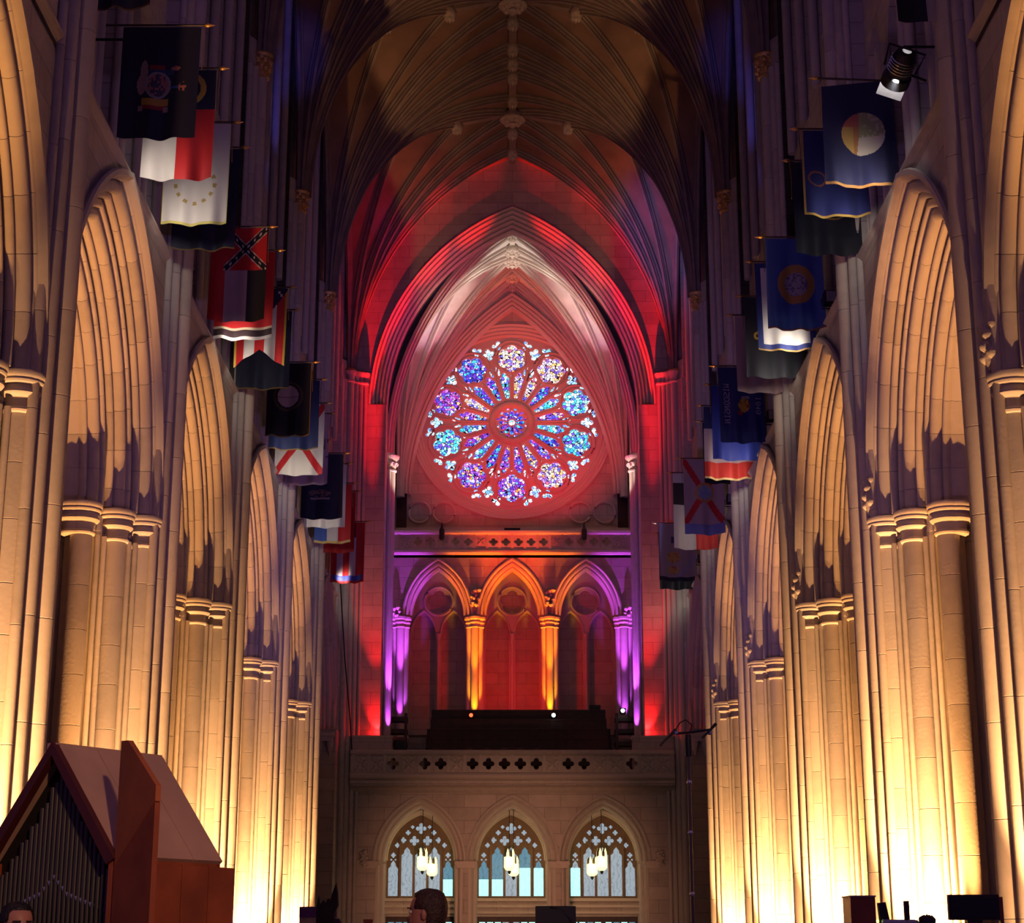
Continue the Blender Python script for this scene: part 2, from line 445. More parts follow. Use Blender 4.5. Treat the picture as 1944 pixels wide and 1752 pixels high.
# ================================================================== THE SETTING
floor = MB().box(-16, 16, -6, 72, -0.3, 0.0).build('floor', FLOORM)
tag(floor, 'dark stone floor of the nave', 'floor', kind='structure')

# ------------------------------------------------------------------ side walls
def wall_bay(side, y0, y1):
    """spandrel over one arcade bay, string course, triforium and clerestory"""
    pass

AR_S, AR_H = BAY / 2 - 0.30, 4.50      # outermost arch order
AR_R = (AR_S ** 2 + AR_H ** 2) / (2 * AR_S)
AR_C = AR_R - AR_S
R0 = AR_R + 0.30                        # radius at pier centre line (p = 0)
ZS = ZCAP
def arc_pt(p, t, far):
    """point of the arcade arch at offset p from the pier centre line, t in 0..1 from spring to apex; y relative to mid-bay"""
    q = R0 - p; te = acos(min(1, AR_C / q)); a = te * t
    y = -AR_C + q * cos(a); z = ZS + q * sin(a)
    return (y if far else -y), z

wall_side = {}
for s, nm in ((-1, 'wall_left'), (1, 'wall_right')):
    root = empty(nm, (0, 0, 0)); wall_side[s] = root
    tag(root, ('nave wall above the arcade on the organ side' if s < 0 else 'nave wall above the arcade on the stage lamp side'), 'wall', kind='structure')
    X = 5.92
    # spandrel, one polygon per bay (shared mesh)
    loop = [(-BAY / 2, ZS), (-BAY / 2, 12.84), (BAY / 2, 12.84), (BAY / 2, ZS)]
    curve = [arc_pt(0.3, i / 14, True) for i in range(15)] + [arc_pt(0.3, i / 14, False) for i in range(13, -1, -1)]
    sp = MB().extrude([loop + curve], s * X, s * 7.85, 'YZ').mesh('spandrel', WALLY)
    # string course moulding
    prof = [(0.0, 12.72), (0.03, 12.74), (0.06, 12.78), (0.09, 12.80), (0.09, 12.84), (0.05, 12.86), (0.0, 12.88)]
    st = MB()
    st.grid([[(s * (X - a), y, z) for a, z in prof] for y in (-BAY / 2 + 0.4, BAY / 2 - 0.4)])
    stm = st.mesh('string_course', STONE)
    # triforium back wall, sill, head wall with four lancets, its shafts
    tri = MB()
    tri.box(min(s * 7.3, s * 7.85), max(s * 7.3, s * 7.85), -BAY / 2, BAY / 2, 12.62, 28.0)
    trm = tri.mesh('triforium_back', WALLY)
    head = [(-BAY / 2 + 0.35, 12.84), (-BAY / 2 + 0.35, 18.2), (BAY / 2 - 0.35, 18.2), (BAY / 2 - 0.35, 12.84)]
    holes = []
    for i in range(4):
        c = -2.46 + i * 1.64
        holes.append(lancet(c, 13.1, 15.6, 0.66, 1.1, 5))
    hm = MB().extrude([head] + holes, s * 6.15, s * 6.6, 'YZ').mesh('triforium_screen', WALLY)
    cl = MB()
    head2 = [(-BAY / 2 + 0.35, 18.2), (-BAY / 2 + 0.35, 28.0), (BAY / 2 - 0.35, 28.0), (BAY / 2 - 0.35, 18.2)]
    holes2 = [lancet(-2.3 + i * 1.15 * 1.333, 19.2, 24.0, 0.62, 1.6, 5) for i in range(4)]
    cm = MB().extrude([head2] + holes2, s * 6.2, s * 6.7, 'YZ').mesh('clerestory_screen', WALLY)
    shm = MB().lathe([(0.085, 0), (0.085, 3.0)], n=10).mesh('triforium_shaft', STONE, 40)
    shl = MB().lathe([(0.10, 0), (0.10, 9.2)], n=10).mesh('clerestory_shaft', STONE, 40)
    jamb = MB()
    for y in (-BAY / 2, BAY / 2):
        jamb.box(min(s * X, s * 7.3), max(s * X, s * 7.3), y - 0.55, y + 0.55, 12.62, 28.4)
    jm = jamb.mesh('wall_jamb', WALLY)
    for k in range(0, 6):
        ym = YC(k) - BAY / 2
        inst('spandrel', sp, root, (0, ym, 0))
        inst('string_course', stm, root, (0, ym, 0))
        if k == 0: continue
        inst('triforium_back', trm, root, (0, ym, 0))
        inst('triforium_screen', hm, root, (0, ym, 0))
        inst('clerestory_screen', cm, root, (0, ym, 0))
        inst('wall_jamb', jm, root, (0, ym, 0))
        for i in range(5):
            yy = ym - 3.28 + i * 1.64
            for dx, dy in ((6.05, 0), (6.12, 0.14), (6.12, -0.14)):
                inst('triforium_shaft', shm, root, (s * dx, yy + dy, 12.84))
            inst('clerestory_shaft', shl, root, (s * 6.1, ym - 3.1 + i * 1.55, 18.2))
    # first bay has no triforium in view: close it plainly
    MB().box(min(s * X, s * 7.85), max(s * X, s * 7.85), YC(-1), YC(0) - 0.4, 12.62, 28.4).build('plain_bay', WALLY, root)
    # aisle behind the arcade
    MB().box(min(s * 12.6, s * 13.0), max(s * 12.6, s * 13.0), YC(-1), 68, 0, 14).build('aisle_wall', WALLY, root)
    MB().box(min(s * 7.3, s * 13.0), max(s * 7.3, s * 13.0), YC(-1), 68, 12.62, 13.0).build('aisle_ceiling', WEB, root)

# ------------------------------------------------------------------ vaults
def rib_pts(S0, T, h, N):
    S0 = Vector(S0); T = Vector(T)
    D = Vector((T.x - S0.x, T.y - S0.y, 0)); d = D.length; D.normalize()
    h = T.z - S0.z
    r = (d * d + h * h) / (2 * d)
    te = acos(max(-1, (r - d) / r))
    out = []
    for i in range(N + 1):
        a = te * i / N
        p = S0 + D * (r - r * cos(a)); p.z = S0.z + r * sin(a)
        out.append(p)
    return out, D
def rib_mesh(S0, T, w=0.11, dep=0.26, N=20):
    pts, D = rib_pts(S0, T, 0, N)
    B = Vector((-D.y, D.x, 0))
    prof = [(-w, -0.05), (-w, 0.06), (-0.62 * w, 0.10), (-0.62 * w, 0.15), (-0.36 * w, 0.2), (-0.36 * w, dep), (0.36 * w, dep), (0.36 * w, 0.2), (0.62 * w, 0.15), (0.62 * w, 0.10), (w, 0.06), (w, -0.05)]
    rows = []
    for j, p in enumerate(pts):
        t = (pts[min(j + 1, N)] - pts[max(0, j - 1)]).normalized()
        n = t.cross(B)
        if n.z > 0 or (abs(n.z) < 1e-3 and n.dot(D) < 0): n = -n
        if j == 0: n = D.copy()
        rows.append([p + B * a + n * b for a, b in prof])
    return MB().grid(rows)

def vault(parent, a, y0, y1, zs, zr, zwall, ridge_off, lat, N=20, w=0.11, dep=0.26, transverse=(True, True), webmat=None, ribmat=None):
    """one ribbed bay: springers at the four corners, ridge at x = 0"""
    webmat = webmat or WEB; ribmat = ribmat or RIBM
    ym = (y0 + y1) / 2; half = (y1 - y0) / 2
    web = MB()
    for sx in (-1, 1):
        for yp, sy in ((y0, 1), (y1, -1)):
            S0 = (sx * a, yp, zs)
            tg = [(0, yp, zr)] + [(0, yp + sy * o, zr) for o in ridge_off] + [(0, ym, zr)]
            for f in lat:
                tg.append((sx * a * f, ym, zr + (zwall - zr) * f))
            tg.append((sx * a, ym, zwall))
            P = [rib_pts(S0, T, 0, N)[0] for T in tg]
            web.grid(P)
            for i, T in enumerate(tg):
                if i == 0:
                    if (sy == 1 and transverse[0]) or (sy == -1 and transverse[1]):
                        rib_mesh(S0, T, w * 1.5, dep * 1.25, N).build('transverse_rib', ribmat, parent, smooth=None)
                    continue
                ww = w * (1.2 if i == len(ridge_off) + 1 else 1.0)
                rib_mesh(S0, T, ww, dep, N).build('rib', ribmat, parent)
    web.build('web', webmat, parent, smooth=30)
    rr = MB(); rr.box(-w * 1.1, w * 1.1, y0, y1, zr - dep * 0.85, zr + 0.05)
    rr.build('ridge_rib', ribmat, parent)
    for sx in (-1, 1):
        q = MB()
        q.add([(0, ym - w, zr - dep * 0.7), (0, ym + w, zr - dep * 0.7), (0, ym + w, zr), (0, ym - w, zr),
               (sx * a, ym - w, zwall - dep * 0.7), (sx * a, ym + w, zwall - dep * 0.7), (sx * a, ym + w, zwall), (sx * a, ym - w, zwall)],
              [(0, 1, 5, 4), (1, 2, 6, 5), (3, 0, 4, 7), (2, 3, 7, 6)])
        q.build('lateral_ridge', ribmat, parent)
    return ym

def boss_mesh(r):
    m = MB()
    m.lathe([(r * 0.35, -0.38), (r * 0.8, -0.36), (r, -0.28), (r * 0.95, -0.12), (r * 0.7, 0.0)], n=16)
    for i in range(8):
        a = 2 * pi * i / 8
        m.lathe([(0.02, -0.44), (0.075 * r / 0.4, -0.40), (0.09 * r / 0.4, -0.33), (0.04, -0.28)], (r * 0.62 * cos(a), r * 0.62 * sin(a), 0), 8)
    m.lathe([(0.03, -0.48), (0.13 * r / 0.4, -0.43), (0.1, -0.35)], n=10)
    return m.mesh('boss', CARVED, 50)

ceiling = empty('ceiling'); tag(ceiling, 'dim ribbed stone vault of the nave', 'ceiling', kind='structure')
BOSS = boss_mesh(0.44); BOSS2 = boss_mesh(0.2)
for k in range(1, 5):
    y0, y1 = YC(k), YC(k + 1)
    if k == 4: y1 = YW
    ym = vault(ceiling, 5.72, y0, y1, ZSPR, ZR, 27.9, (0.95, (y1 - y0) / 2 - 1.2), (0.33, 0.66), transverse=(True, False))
    inst('boss', BOSS, ceiling, (0, ym, ZR - 0.1))
    for o in (-1.2, 1.2): inst('boss', BOSS2, ceiling, (0, ym + o, ZR - 0.05))
    for yy in (y0, y0 + 0.95, y1 - 0.95): inst('boss', BOSS2, ceiling, (0, yy, ZR - 0.05))
    for s in (-1, 1):
        for f in (0.33, 0.66): inst('boss', BOSS2, ceiling, (s * 5.72 * f, ym, ZR + (27.9 - ZR) * f - 0.05))

# ------------------------------------------------------------------ piers
def drum(r, h, n=18):
    e = 0.0025
    me = MB().lathe([(r - 0.004, e), (r, 0.007), (r, h - 0.007), (r - 0.004, h - e)], n=n).mesh('stone', STONE, 80)
    flat_rings(me)
    return me
def flat_rings(me):
    for ed in me.edges:
        a, b = ed.vertices
        if abs(me.vertices[a].co.z - me.vertices[b].co.z) < 1e-5: ed.use_edge_sharp = True
def round_capital(mb, x, y, sc=1.0, z=7.74, n=20):
    prof = [(0.175, 0), (0.205, 0.015), (0.215, 0.04), (0.205, 0.065), (0.18, 0.08), (0.18, 0.16), (0.20, 0.20), (0.255, 0.225), (0.272, 0.25), (0.265, 0.285), (0.235, 0.30), (0.235, 0.345), (0.285, 0.375), (0.295, 0.40), (0.285, 0.42), (0.30, 0.44), (0.31, 0.47), (0.305, 0.52), (0.20, 0.54)]
    mb.lathe([(a * sc, b) for a, b in prof], (x, y, z), n)

ORD = [(0.06, 1.34, 0.175), (0.48, 0.80, 0.175), (0.82, 0.32, 0.175)]
NAVE = [(1.20, 0.0, 0.15), (1.09, -0.25, 0.10), (1.09, 0.25, 0.10), (1.01, -0.43, 0.07), (1.01, 0.43, 0.07)]
drums = {}
def get_drum(r, h):
    key = (r, round(h, 3))
    if key not in drums: drums[key] = drum(r, h, 22 if r > 0.16 else 14)
    return drums[key]

def core_poly():
    half = [(1.0, 0.52), (1.0, 0.22), (0.62, 0.36), (0.55, 0.62), (0.24, 0.84), (0.18, 1.12), (-0.05, 1.22)]
    h = [(1.0, 0.0), (1.0, 0.40), (0.70, 0.30), (0.62, 0.52), (0.40, 0.66), (0.30, 0.98), (0.10, 1.12), (0.0, 1.30)]
    q1 = h
    q2 = [(-q, p) for q, p in reversed(h)][1:]
    top = q1 + q2
    bot = [(q, -p) for q, p in reversed(top)][1:-1]
    return top + bot

def pier(k, s, label):
    root = empty('nave_pier', (s * XW, YC(k), 0))
    tag(root, label, 'pier', 'clustered piers of the nave arcade')
    rnd = random.Random(100 * k + (7 if s > 0 else 0))
    def L(q, p): return (-s * q, -p)      # pier-local; p towards the camera
    # core of the pier (behind the joints)
    MB().extrude([[L(q * 0.985, p * 0.985) for q, p in core_poly()]], 0, ZCAP, 'XY').build('core', MORTAR if False else STONE, root)
    # shafts of the arch orders: drums in courses on the side in view, plain behind
    hs = [0.62, 0.70, 0.78]
    for j, (q, p, r) in enumerate(ORD):
        x, y = L(q, p)
        z = 0.9
        first = rnd.choice([0.35, 0.5, 0.62])
        n = 0
        while z < 7.74 - 1e-3:
            h = first if n == 0 else rnd.choice(hs)
            if z + h > 7.74 - 0.3: h = 7.74 - z
            h = round(h, 2)
            inst('stone', get_drum(r, h), root, (x, y, z)); z = round(z + h, 3); n += 1
    back = MB()
    for q, p, r in ORD[1:]:
        for qq, pp in ((q, -p), (-q, p), (-q, -p)):
            x, y = L(qq, pp); back.lathe([(r, 0.9), (r, 7.74)], (x, y, 0), 14)
    x, y = L(0.06, -1.34); back.lathe([(0.175, 0.9), (0.175, 7.74)], (x, y, 0), 14)
    back.build('rear_shafts', STONE, root, smooth=40)
    # small fillet rolls between the big shafts
    for q, p in ((0.27, 1.13), (0.34, 1.0), (0.66, 0.62), (0.74, 0.53)):
        x, y = L(q, p)
        MB().lathe([(0.045, 0.9), (0.045, 7.8)], (x, y, 0), 10).build('fillet', STONE, root, smooth=40)
    # vaulting shafts on the nave face, full height
    for q, p, r in NAVE:
        x, y = L(q, p)
        z = 0.9; n = 0
        while z < ZSPR - 0.3 - 1e-3:
            h = rnd.choice([1.12, 1.26, 1.4]) if n else rnd.choice([0.6, 0.9])
            if z + h > ZSPR - 0.3 - 0.5: h = ZSPR - 0.3 - z
            h = round(h, 2)
            inst('stone', get_drum(r, h), root, (x, y, z)); z = round(z + h, 3); n += 1
    # backing strip behind the vaulting shafts above the arcade
    MB().extrude([[L(q, p) for q, p in ((0.95, -0.5), (1.12, -0.2), (1.12, 0.2), (0.95, 0.5), (0.6, 0.5), (0.6, -0.5))]], ZCAP, ZSPR + 0.4, 'XY').build('shaft_backing', STONE, root)
    # capital over the three arch shafts (all four sides)
    c = MB()
    for q, p, r in ORD:
        for qq in {q, -q}:
            for pp in (p, -p):
                x, y = L(qq, pp); round_capital(c, x, y)
    c.extrude([[L(q, p) for q, p in core_poly()]], 7.9, 8.27, 'XY')
    c.build('capital', STONE, root, smooth=35)
    # carved capital at the vault springing
    g = MB()
    x, y = L(1.20, 0)
    prof = [(0.16, -0.42), (0.2, -0.4), (0.2, -0.36), (0.165, -0.33), (0.175, -0.2), (0.21, -0.12), (0.17, -0.08), (0.19, 0.0), (0.27, 0.08), (0.29, 0.14), (0.26, 0.18), (0.16, 0.22)]
    g.lathe(prof, (x, y, ZSPR - 0.05), 12)
    for i in range(7):
        a = 2 * pi * i / 7
        for zz, rr in ((-0.22, 0.07), (-0.02, 0.085)):
            g.lathe([(0.01, -rr), (rr * 0.8, -rr * 0.5), (rr, 0), (rr * 0.7, rr * 0.7), (0.01, rr)], (x + 0.19 * cos(a + zz * 4), y + 0.19 * sin(a + zz * 4), ZSPR + zz - 0.03), 7)
    g.build('carved_capital', GOLDCARV, root, smooth=45)
    # plinth
    b = MB()
    for z0, z1, sc in ((0, 0.45, 1.22), (0.45, 0.7, 1.14), (0.7, 0.9, 1.06)):
        b.extrude([[L(q * sc, p * sc) for q, p in ((1.4, 0), (1.25, 0.5), (0.35, 1.55), (-0.35, 1.55), (-1.25, 0.5), (-1.4, 0), (-1.25, -0.5), (-0.35, -1.55), (0.35, -1.55), (1.25, -0.5))]], z0, z1, 'XY')
    b.build('plinth', STONE, root)
    return root

PL = {0: 'clustered limestone pier cut by the left edge of the picture', 1: 'clustered limestone pier rising behind the wooden organ roof peak',
      2: 'clustered limestone pier rising just right of the tall organ door', 3: 'clustered limestone pier right of the organ panel, second slimmest on its side',
      4: 'slimmest clustered pier on the organ side, last before the gallery', 5: 'dim clustered end pier beside the gallery on the organ side'}
PR = {0: 'clustered limestone pier cut by the right edge of the picture', 1: 'brightest clustered limestone pier, rising behind the wooden desk',
      2: 'clustered limestone pier with a white-hot foot left of the desk', 3: 'clustered limestone pier second slimmest on the stage lamp side',
      4: 'slimmest clustered pier right of the microphone stand', 5: 'dim clustered end pier behind the microphone stand'}
for k in range(0, 6):
    pier(k, -1, PL[k]); pier(k, 1, PR[k])

# ------------------------------------------------------------------ arcade arches
def arch_profile():
    """mouldings of the three orders, (q, p) polylines from the nave face to the soffit"""
    A = Vector((0.99, 0.28)); Bv = Vector((0.0, 1.50))
    D = (Bv - A); Ln = D.length; D.normalize(); Nn = Vector((D.y, -D.x))
    if Nn.x < 0: Nn = -Nn
    orders = []
    seg = Ln / 3
    for o in range(3):
        pts = []
        t = o * seg
        pts.append(A + D * t - Nn * 0.05)
        for r in (0.055, 0.105, 0.055):
            t += 0.018
            c = t + r
            for a in (180, 130, 90, 50, 0):
                pts.append(A + D * (c + r * cos(radians(a))) + Nn * (r * sin(radians(a)) * 1.1 - 0.012))
            t += 2 * r
            pts.append(A + D * (t + 0.009) - Nn * 0.055)
        if o == 2:
            pts.append(Vector((-0.05, 1.47))); pts.append(Vector((-0.45, 1.47)))
        orders.append([(p.x, p.y) for p in pts])
    return orders
ORDERS = arch_profile()
def arch_strip(s, prof, t0, t1, far, n, gap=0.0, closed=True):
    """sweep of a (q, p) polyline between t0 and t1 of a half arch"""
    m = MB(); rows = []
    back = []
    if closed:
        (q0, p0), (q1, p1) = prof[0], prof[-1]
        back = [(q1 - 0.14, p1 - 0.14), (q0 - 0.14, p0 - 0.14)]
    pr = list(prof) + back
    for i in range(n + 1):
        t = t0 + gap + (t1 - t0 - 2 * gap) * i / n
        row = []
        for q, p in pr:
            y, z = arc_pt(p, t, far)
            row.append((s * (XW - q), y, z))
        rows.append(row)
    m.grid(rows, closed_u=closed)
    if closed:
        m.f.append(tuple(range(len(pr)))); o = n * len(pr); m.f.append(tuple(o + i for i in reversed(range(len(pr)))))
    return m
ALAB = ['pointed arcade arch cut off at the picture edge, {}', 'pointed arcade arch under the first four flags, {}', 'pointed arcade arch second in view, {}',
        'pointed arcade arch third in view, {}', 'narrow-looking pointed arcade arch fourth in view, {}', 'slim last arcade arch against the gallery pier, {}']
NV = 8
for s in (-1, 1):
    vous = []
    for o, prof in enumerate(ORDERS):
        for i in range(NV):
            off = 0.5 / NV * (o % 2)
            t0 = max(0, i / NV - off); t1 = (i + 1) / NV - off if i < NV - 1 else 1.0
            vous.append(arch_strip(s, prof, t0, t1, True, 3, 0.0006).mesh('voussoir', STONE, 55))
    near = [arch_strip(s, prof, 0, 1, False, 16, 0, False).mesh('moulding', STONE, 55) for prof in ORDERS]
    hood = [(0.96, 0.30), (1.06, 0.22), (1.10, 0.24), (1.10, 0.32), (1.03, 0.36), (0.96, 0.36)]
    hm = [arch_strip(s, hood, 0, 1, far, 16, 0, False).mesh('hood_mould', STONE, 55) for far in (True, False)]
    corep = [(0.96, 0.26), (-0.02, 1.43), (-0.5, 1.43), (-1.0, 0.30)]
    cm = [arch_strip(s, corep, 0, 1, far, 16, 0, False).mesh('core', MORTAR, None) for far in (True, False)]
    for k in range(0, 6):
        root = empty('arcade_arch', (0, YC(k) - BAY / 2, 0))
        tag(root, ALAB[k].format('organ side' if s < 0 else 'stage lamp side'), 'arch', 'pointed arches of the nave arcade')
        for m in vous: inst('voussoir', m, root)
        for m in near: inst('moulding', m, root)
        for m in hm: inst('hood_mould', m, root)
        for m in cm: inst('core', m, root)
# carved label stops where the hoods meet the vaulting shafts
lsm = MB()
lr = random.Random(4)
for i in range(11):
    a = i * 2.4; zz = -0.28 + i * 0.055
    lsm.lathe([(0.005, -0.09), (0.075, -0.04), (0.09, 0.02), (0.06, 0.07), (0.005, 0.09)], (0.09 * cos(a), 0.09 * sin(a), zz), 8)
lsm.lathe([(0.02, -0.42), (0.08, -0.3), (0.1, 0.0), (0.08, 0.3), (0.02, 0.36)], n=9)
LSM = lsm.mesh('label_stop', CARVED, 50)
for k, lb in ((0, 'carved label stop at the right edge of the picture above a capital'), (1, 'carved label stop beside the capital of the brightest pier'),
              (2, 'carved label stop beside the capital of the pier left of the desk'), (3, 'small carved label stop on the second slimmest pier'), (4, 'smallest carved label stop on the slimmest pier')):
    o = inst('label_stop', LSM, None, (5.82, YC(k) - 0.40, 8.66)); o.scale = (0.72, 0.72, 0.85); tag(o, lb, 'carving', 'label stops on the stage lamp side')

# ------------------------------------------------------------------ end wall with the tower arch
wall_end = empty('wall_end'); tag(wall_end, 'end wall pierced by the tall red-lit tower arch', 'wall', kind='structure')
TS, TH, TZ = 4.40, 6.80, 19.70
outer = [(-8.0, 6.9), (-8.0, 30.5), (8.0, 30.5), (8.0, 6.9)]
TSo = 5.02
ro = (TS * TS + TH * TH) / (2 * TS); tc_ = ro - TS
Tho = sqrt((ro + TSo - TS) ** 2 - tc_ ** 2)
opening = [(TS, 6.9), (TS, TZ), (TSo, TZ)] + list(reversed(parch(0, TZ, TSo, Tho, 16)))[1:-1] + [(-TSo, TZ), (-TS, TZ), (-TS, 6.9)]
MB().extrude([outer + opening], YW, YW + 1.0, 'XZ').build('end_wall_face', WALLX, wall_end)
# jamb inner returns beyond the face
prof = []
yy = YW; off = 0.0
pr = [(0.0, YW - 0.04), (0.03, YW - 0.06), (0.07, YW - 0.03), (0.08, YW + 0.06)]
n_roll = 5
for i in range(n_roll):
    o0 = 0.08 + i * 0.108; y0 = YW + 0.06 + i * 0.16
    pr += [(o0 + 0.02, y0), (o0 + 0.06, y0 - 0.03), (o0 + 0.095, y0 + 0.0), (o0 + 0.108, y0 + 0.05), (o0 + 0.108, y0 + 0.16)]
pr += [(0.64, YW + 1.0)]
rows = arch_rows(0, TZ, TSo, Tho, pr, 22)
MB().grid(rows).build('tower_arch_moulding', STONE, wall_end, smooth=40)
# plinth blocks on the gallery at the jambs
for s in (-1, 1):
    b = MB(); b.box(min(s * 3.98, s * 5.3), max(s * 3.98, s * 5.3), 58.24, 58.9, 6.95, 8.12); b.box(min(s * 3.94, s * 5.32), max(s * 3.94, s * 5.32), 58.2, 58.94, 8.12, 8.2)
    b.build('jamb_plinth', WALLX, wall_end)
# corner shaft clusters at the end piers
for s in (-1, 1):
    m = MB()
    for x, y, r in ((5.45, 58.3, 0.10), (5.28, 58.38, 0.08), (5.62, 58.15, 0.12), (5.12, 58.42, 0.06)):
        m.lathe([(r, 0.4), (r, ZSPR - 0.4)], (s * x, y, 0), 12)
        m.lathe([(r, -0.36), (r + 0.04, -0.33), (r + 0.04, -0.28), (r, -0.25), (r + 0.02, -0.1), (r + 0.08, 0.0), (r + 0.08, 0.07), (r, 0.1)], (s * x, y, ZSPR - 0.05), 12)
    m.build('corner_shafts', STONE, wall_end, smooth=40)
    # corbel bracket above the gallery rail
    b = MB()
    b.box(min(s * 5.75, s * 6.35), max(s * 5.75, s * 6.35), 56.7, 57.1, 8.02, 8.14); b.box(min(s * 5.8, s * 6.3), max(s * 5.8, s * 6.3), 56.75, 57.1, 7.86, 8.02)
    for x in (5.88, 6.2): b.lathe([(0.02, -0.45), (0.06, -0.3), (0.11, -0.1), (0.12, 0.0)], (s * x, 56.9, 7.86), 8)
    o = b.build('corbel_bracket', STONE); tag(o, 'small stone corbel shelf on the end pier, %s side' % ('organ' if s < 0 else 'microphone stand'), 'corbel', 'corbel shelves on the end piers')
    MB().box(min(s * 5.7, s * 7.2), max(s * 5.7, s * 7.2), 57.05, 58.46, 0, 8.28).build('end_pier_core', WALLX, wall_end)

# ------------------------------------------------------------------ tower bay: side walls, vault, rose wall
wall_tower = empty('wall_tower'); tag(wall_tower, 'inner walls of the tower bay around the rose window', 'wall', kind='structure')
YR = 66.3
for s in (-1, 1):
    MB().box(min(s * 4.55, s * 5.0), max(s * 4.55, s * 5.0), YW + 1.0, YR + 0.6, 6.9, 28).build('tower_side_wall', WALLY, wall_tower)
    # tall shafts with white-lit capitals carrying the tower vault
    sh = empty('tower_shaft', (s * 4.30, 60.0, 6.95))
    tag(sh, 'tall slim shaft with a carved white capital, %s of the rose window' % ('left' if s < 0 else 'right'), 'column', 'tall shafts flanking the rose window')
    MB().lathe([(0.16, 0.0), (0.16, 10.75)], n=16).build('shaft', STONE, sh, smooth=40)
    for dx, dy in ((0.05, -0.24), (0.05, 0.24)):
        MB().lathe([(0.075, 0.0), (0.075, 10.75)], (s * dx, dy, 0), 12).build('side_shaft', STONE, sh, smooth=40)
    g = MB()
    g.lathe([(0.16, 10.7), (0.21, 10.73), (0.21, 10.78), (0.165, 10.82), (0.18, 10.95), (0.25, 11.03), (0.19, 11.08), (0.22, 11.15), (0.30, 11.22), (0.31, 11.29), (0.2, 11.33)], n=14)
    for i in range(8):
        a = 2 * pi * i / 8
        g.lathe([(0.01, -0.08), (0.06, -0.03), (0.07, 0.03), (0.01, 0.08)], (0.2 * cos(a), 0.2 * sin(a), 10.98), 7)
    g.build('capital', CARVED, sh, smooth=45)
tv = empty('ceiling_tower'); tag(tv, 'white-lit ribbed vault of the tower bay', 'ceiling', kind='structure')
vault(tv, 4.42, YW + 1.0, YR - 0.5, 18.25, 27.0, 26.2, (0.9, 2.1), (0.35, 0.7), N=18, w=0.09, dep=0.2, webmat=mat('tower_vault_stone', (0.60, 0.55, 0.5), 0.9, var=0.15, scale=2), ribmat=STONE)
for yy in (60.1, 61.6, 62.65, 64.2, 65.2): inst('boss', boss_mesh(0.34) if yy in (61.6, 64.2, 62.65) else BOSS2, tv, (0, yy, 26.95))
# rear order: pointed arch framing the rose
prr = []
for i in range(4):
    o0 = i * 0.12; y0 = YR - 0.62 + i * 0.1
    prr += [(o0, y0), (o0 + 0.04, y0 - 0.04), (o0 + 0.09, y0 - 0.02), (o0 + 0.11, y0 + 0.05)]
prr += [(0.5, YR)]
MB().grid(arch_rows(0, 18.4, 4.42, 8.25, prr, 22)).build('rose_arch_moulding', STONE, wall_tower, smooth=40)
# rose wall
RZ, RR, RX = 21.50, 3.56, -0.015
MB().extrude([[(-4.8, 15.6), (-4.8, 27.5), (4.8, 27.5), (4.8, 15.6)], circle(RX, RZ, 3.98, 72)], YR, YR + 0.5, 'XZ').build('rose_wall', WALLX, wall_tower)
# moulded ring stepping in to the glass
ring = []
rp = [(4.04, YR - 0.02), (4.0, YR - 0.06), (3.95, YR - 0.02), (3.94, YR + 0.05), (3.88, YR + 0.03), (3.83, YR + 0.07), (3.82, YR + 0.14), (3.75, YR + 0.12), (3.70, YR + 0.16), (3.69, YR + 0.22), (3.63, YR + 0.20), (3.58, YR + 0.25), (3.56, YR + 0.34), (3.56, YR + 0.5)]
for i in range(97):
    a = 2 * pi * i / 96
    ring.append([(RX + r * cos(a), y, RZ + r * sin(a)) for r, y in rp])
rose = empty('window_1', (0, 0, 0))
tag(rose, 'great round rose window of blue and violet stained glass', 'window', kind='structure')
MB().grid(ring).build('ring_moulding', STONE, rose, smooth=45)
# panes
def rotp(pts, ang, r):
    """place a shape drawn around the origin (x across, z outwards) at polar angle ang (0 = top, clockwise) and radius r"""
    out = []
    for x, z in pts:
        zz = z + r
        out.append((RX + x * cos(ang) + zz * sin(ang), RZ - x * sin(ang) + zz * cos(ang)))
    return out
def trefoil(d, r, rot=pi / 2): return foil(3, d, r, rot=rot, m=7)
panes = []
panes.append((circle(RX, RZ, 0.13, 14), 'hub_eye'))
def rotp0(pts, ang):
    return [(RX + x * cos(ang) + z * sin(ang), RZ - x * sin(ang) + z * cos(ang)) for x, z in pts]
for i in range(12):
    a = 2 * pi * i / 12
    panes.append((rotp0([(-0.03, 0.16), (-0.09, 0.40), (-0.065, 0.475), (0, 0.51), (0.065, 0.475), (0.09, 0.40), (0.03, 0.16)], a), 'hub'))
    panes.append((rotp0(circle(0, 0.555, 0.062, 10), a + pi / 12), 'hub_dot'))
def lan():
    pts = [(-0.065, -0.55), (-0.18, 0.24), (-0.165, 0.34), (-0.09, 0.385), (-0.095, 0.47), (0, 0.55)]
    return pts + [(-x, z) for x, z in reversed(pts[:-1])]
for i in range(20): panes.append((rotp(lan(), radians(9 + 18 * i), 1.57), 'lancet'))
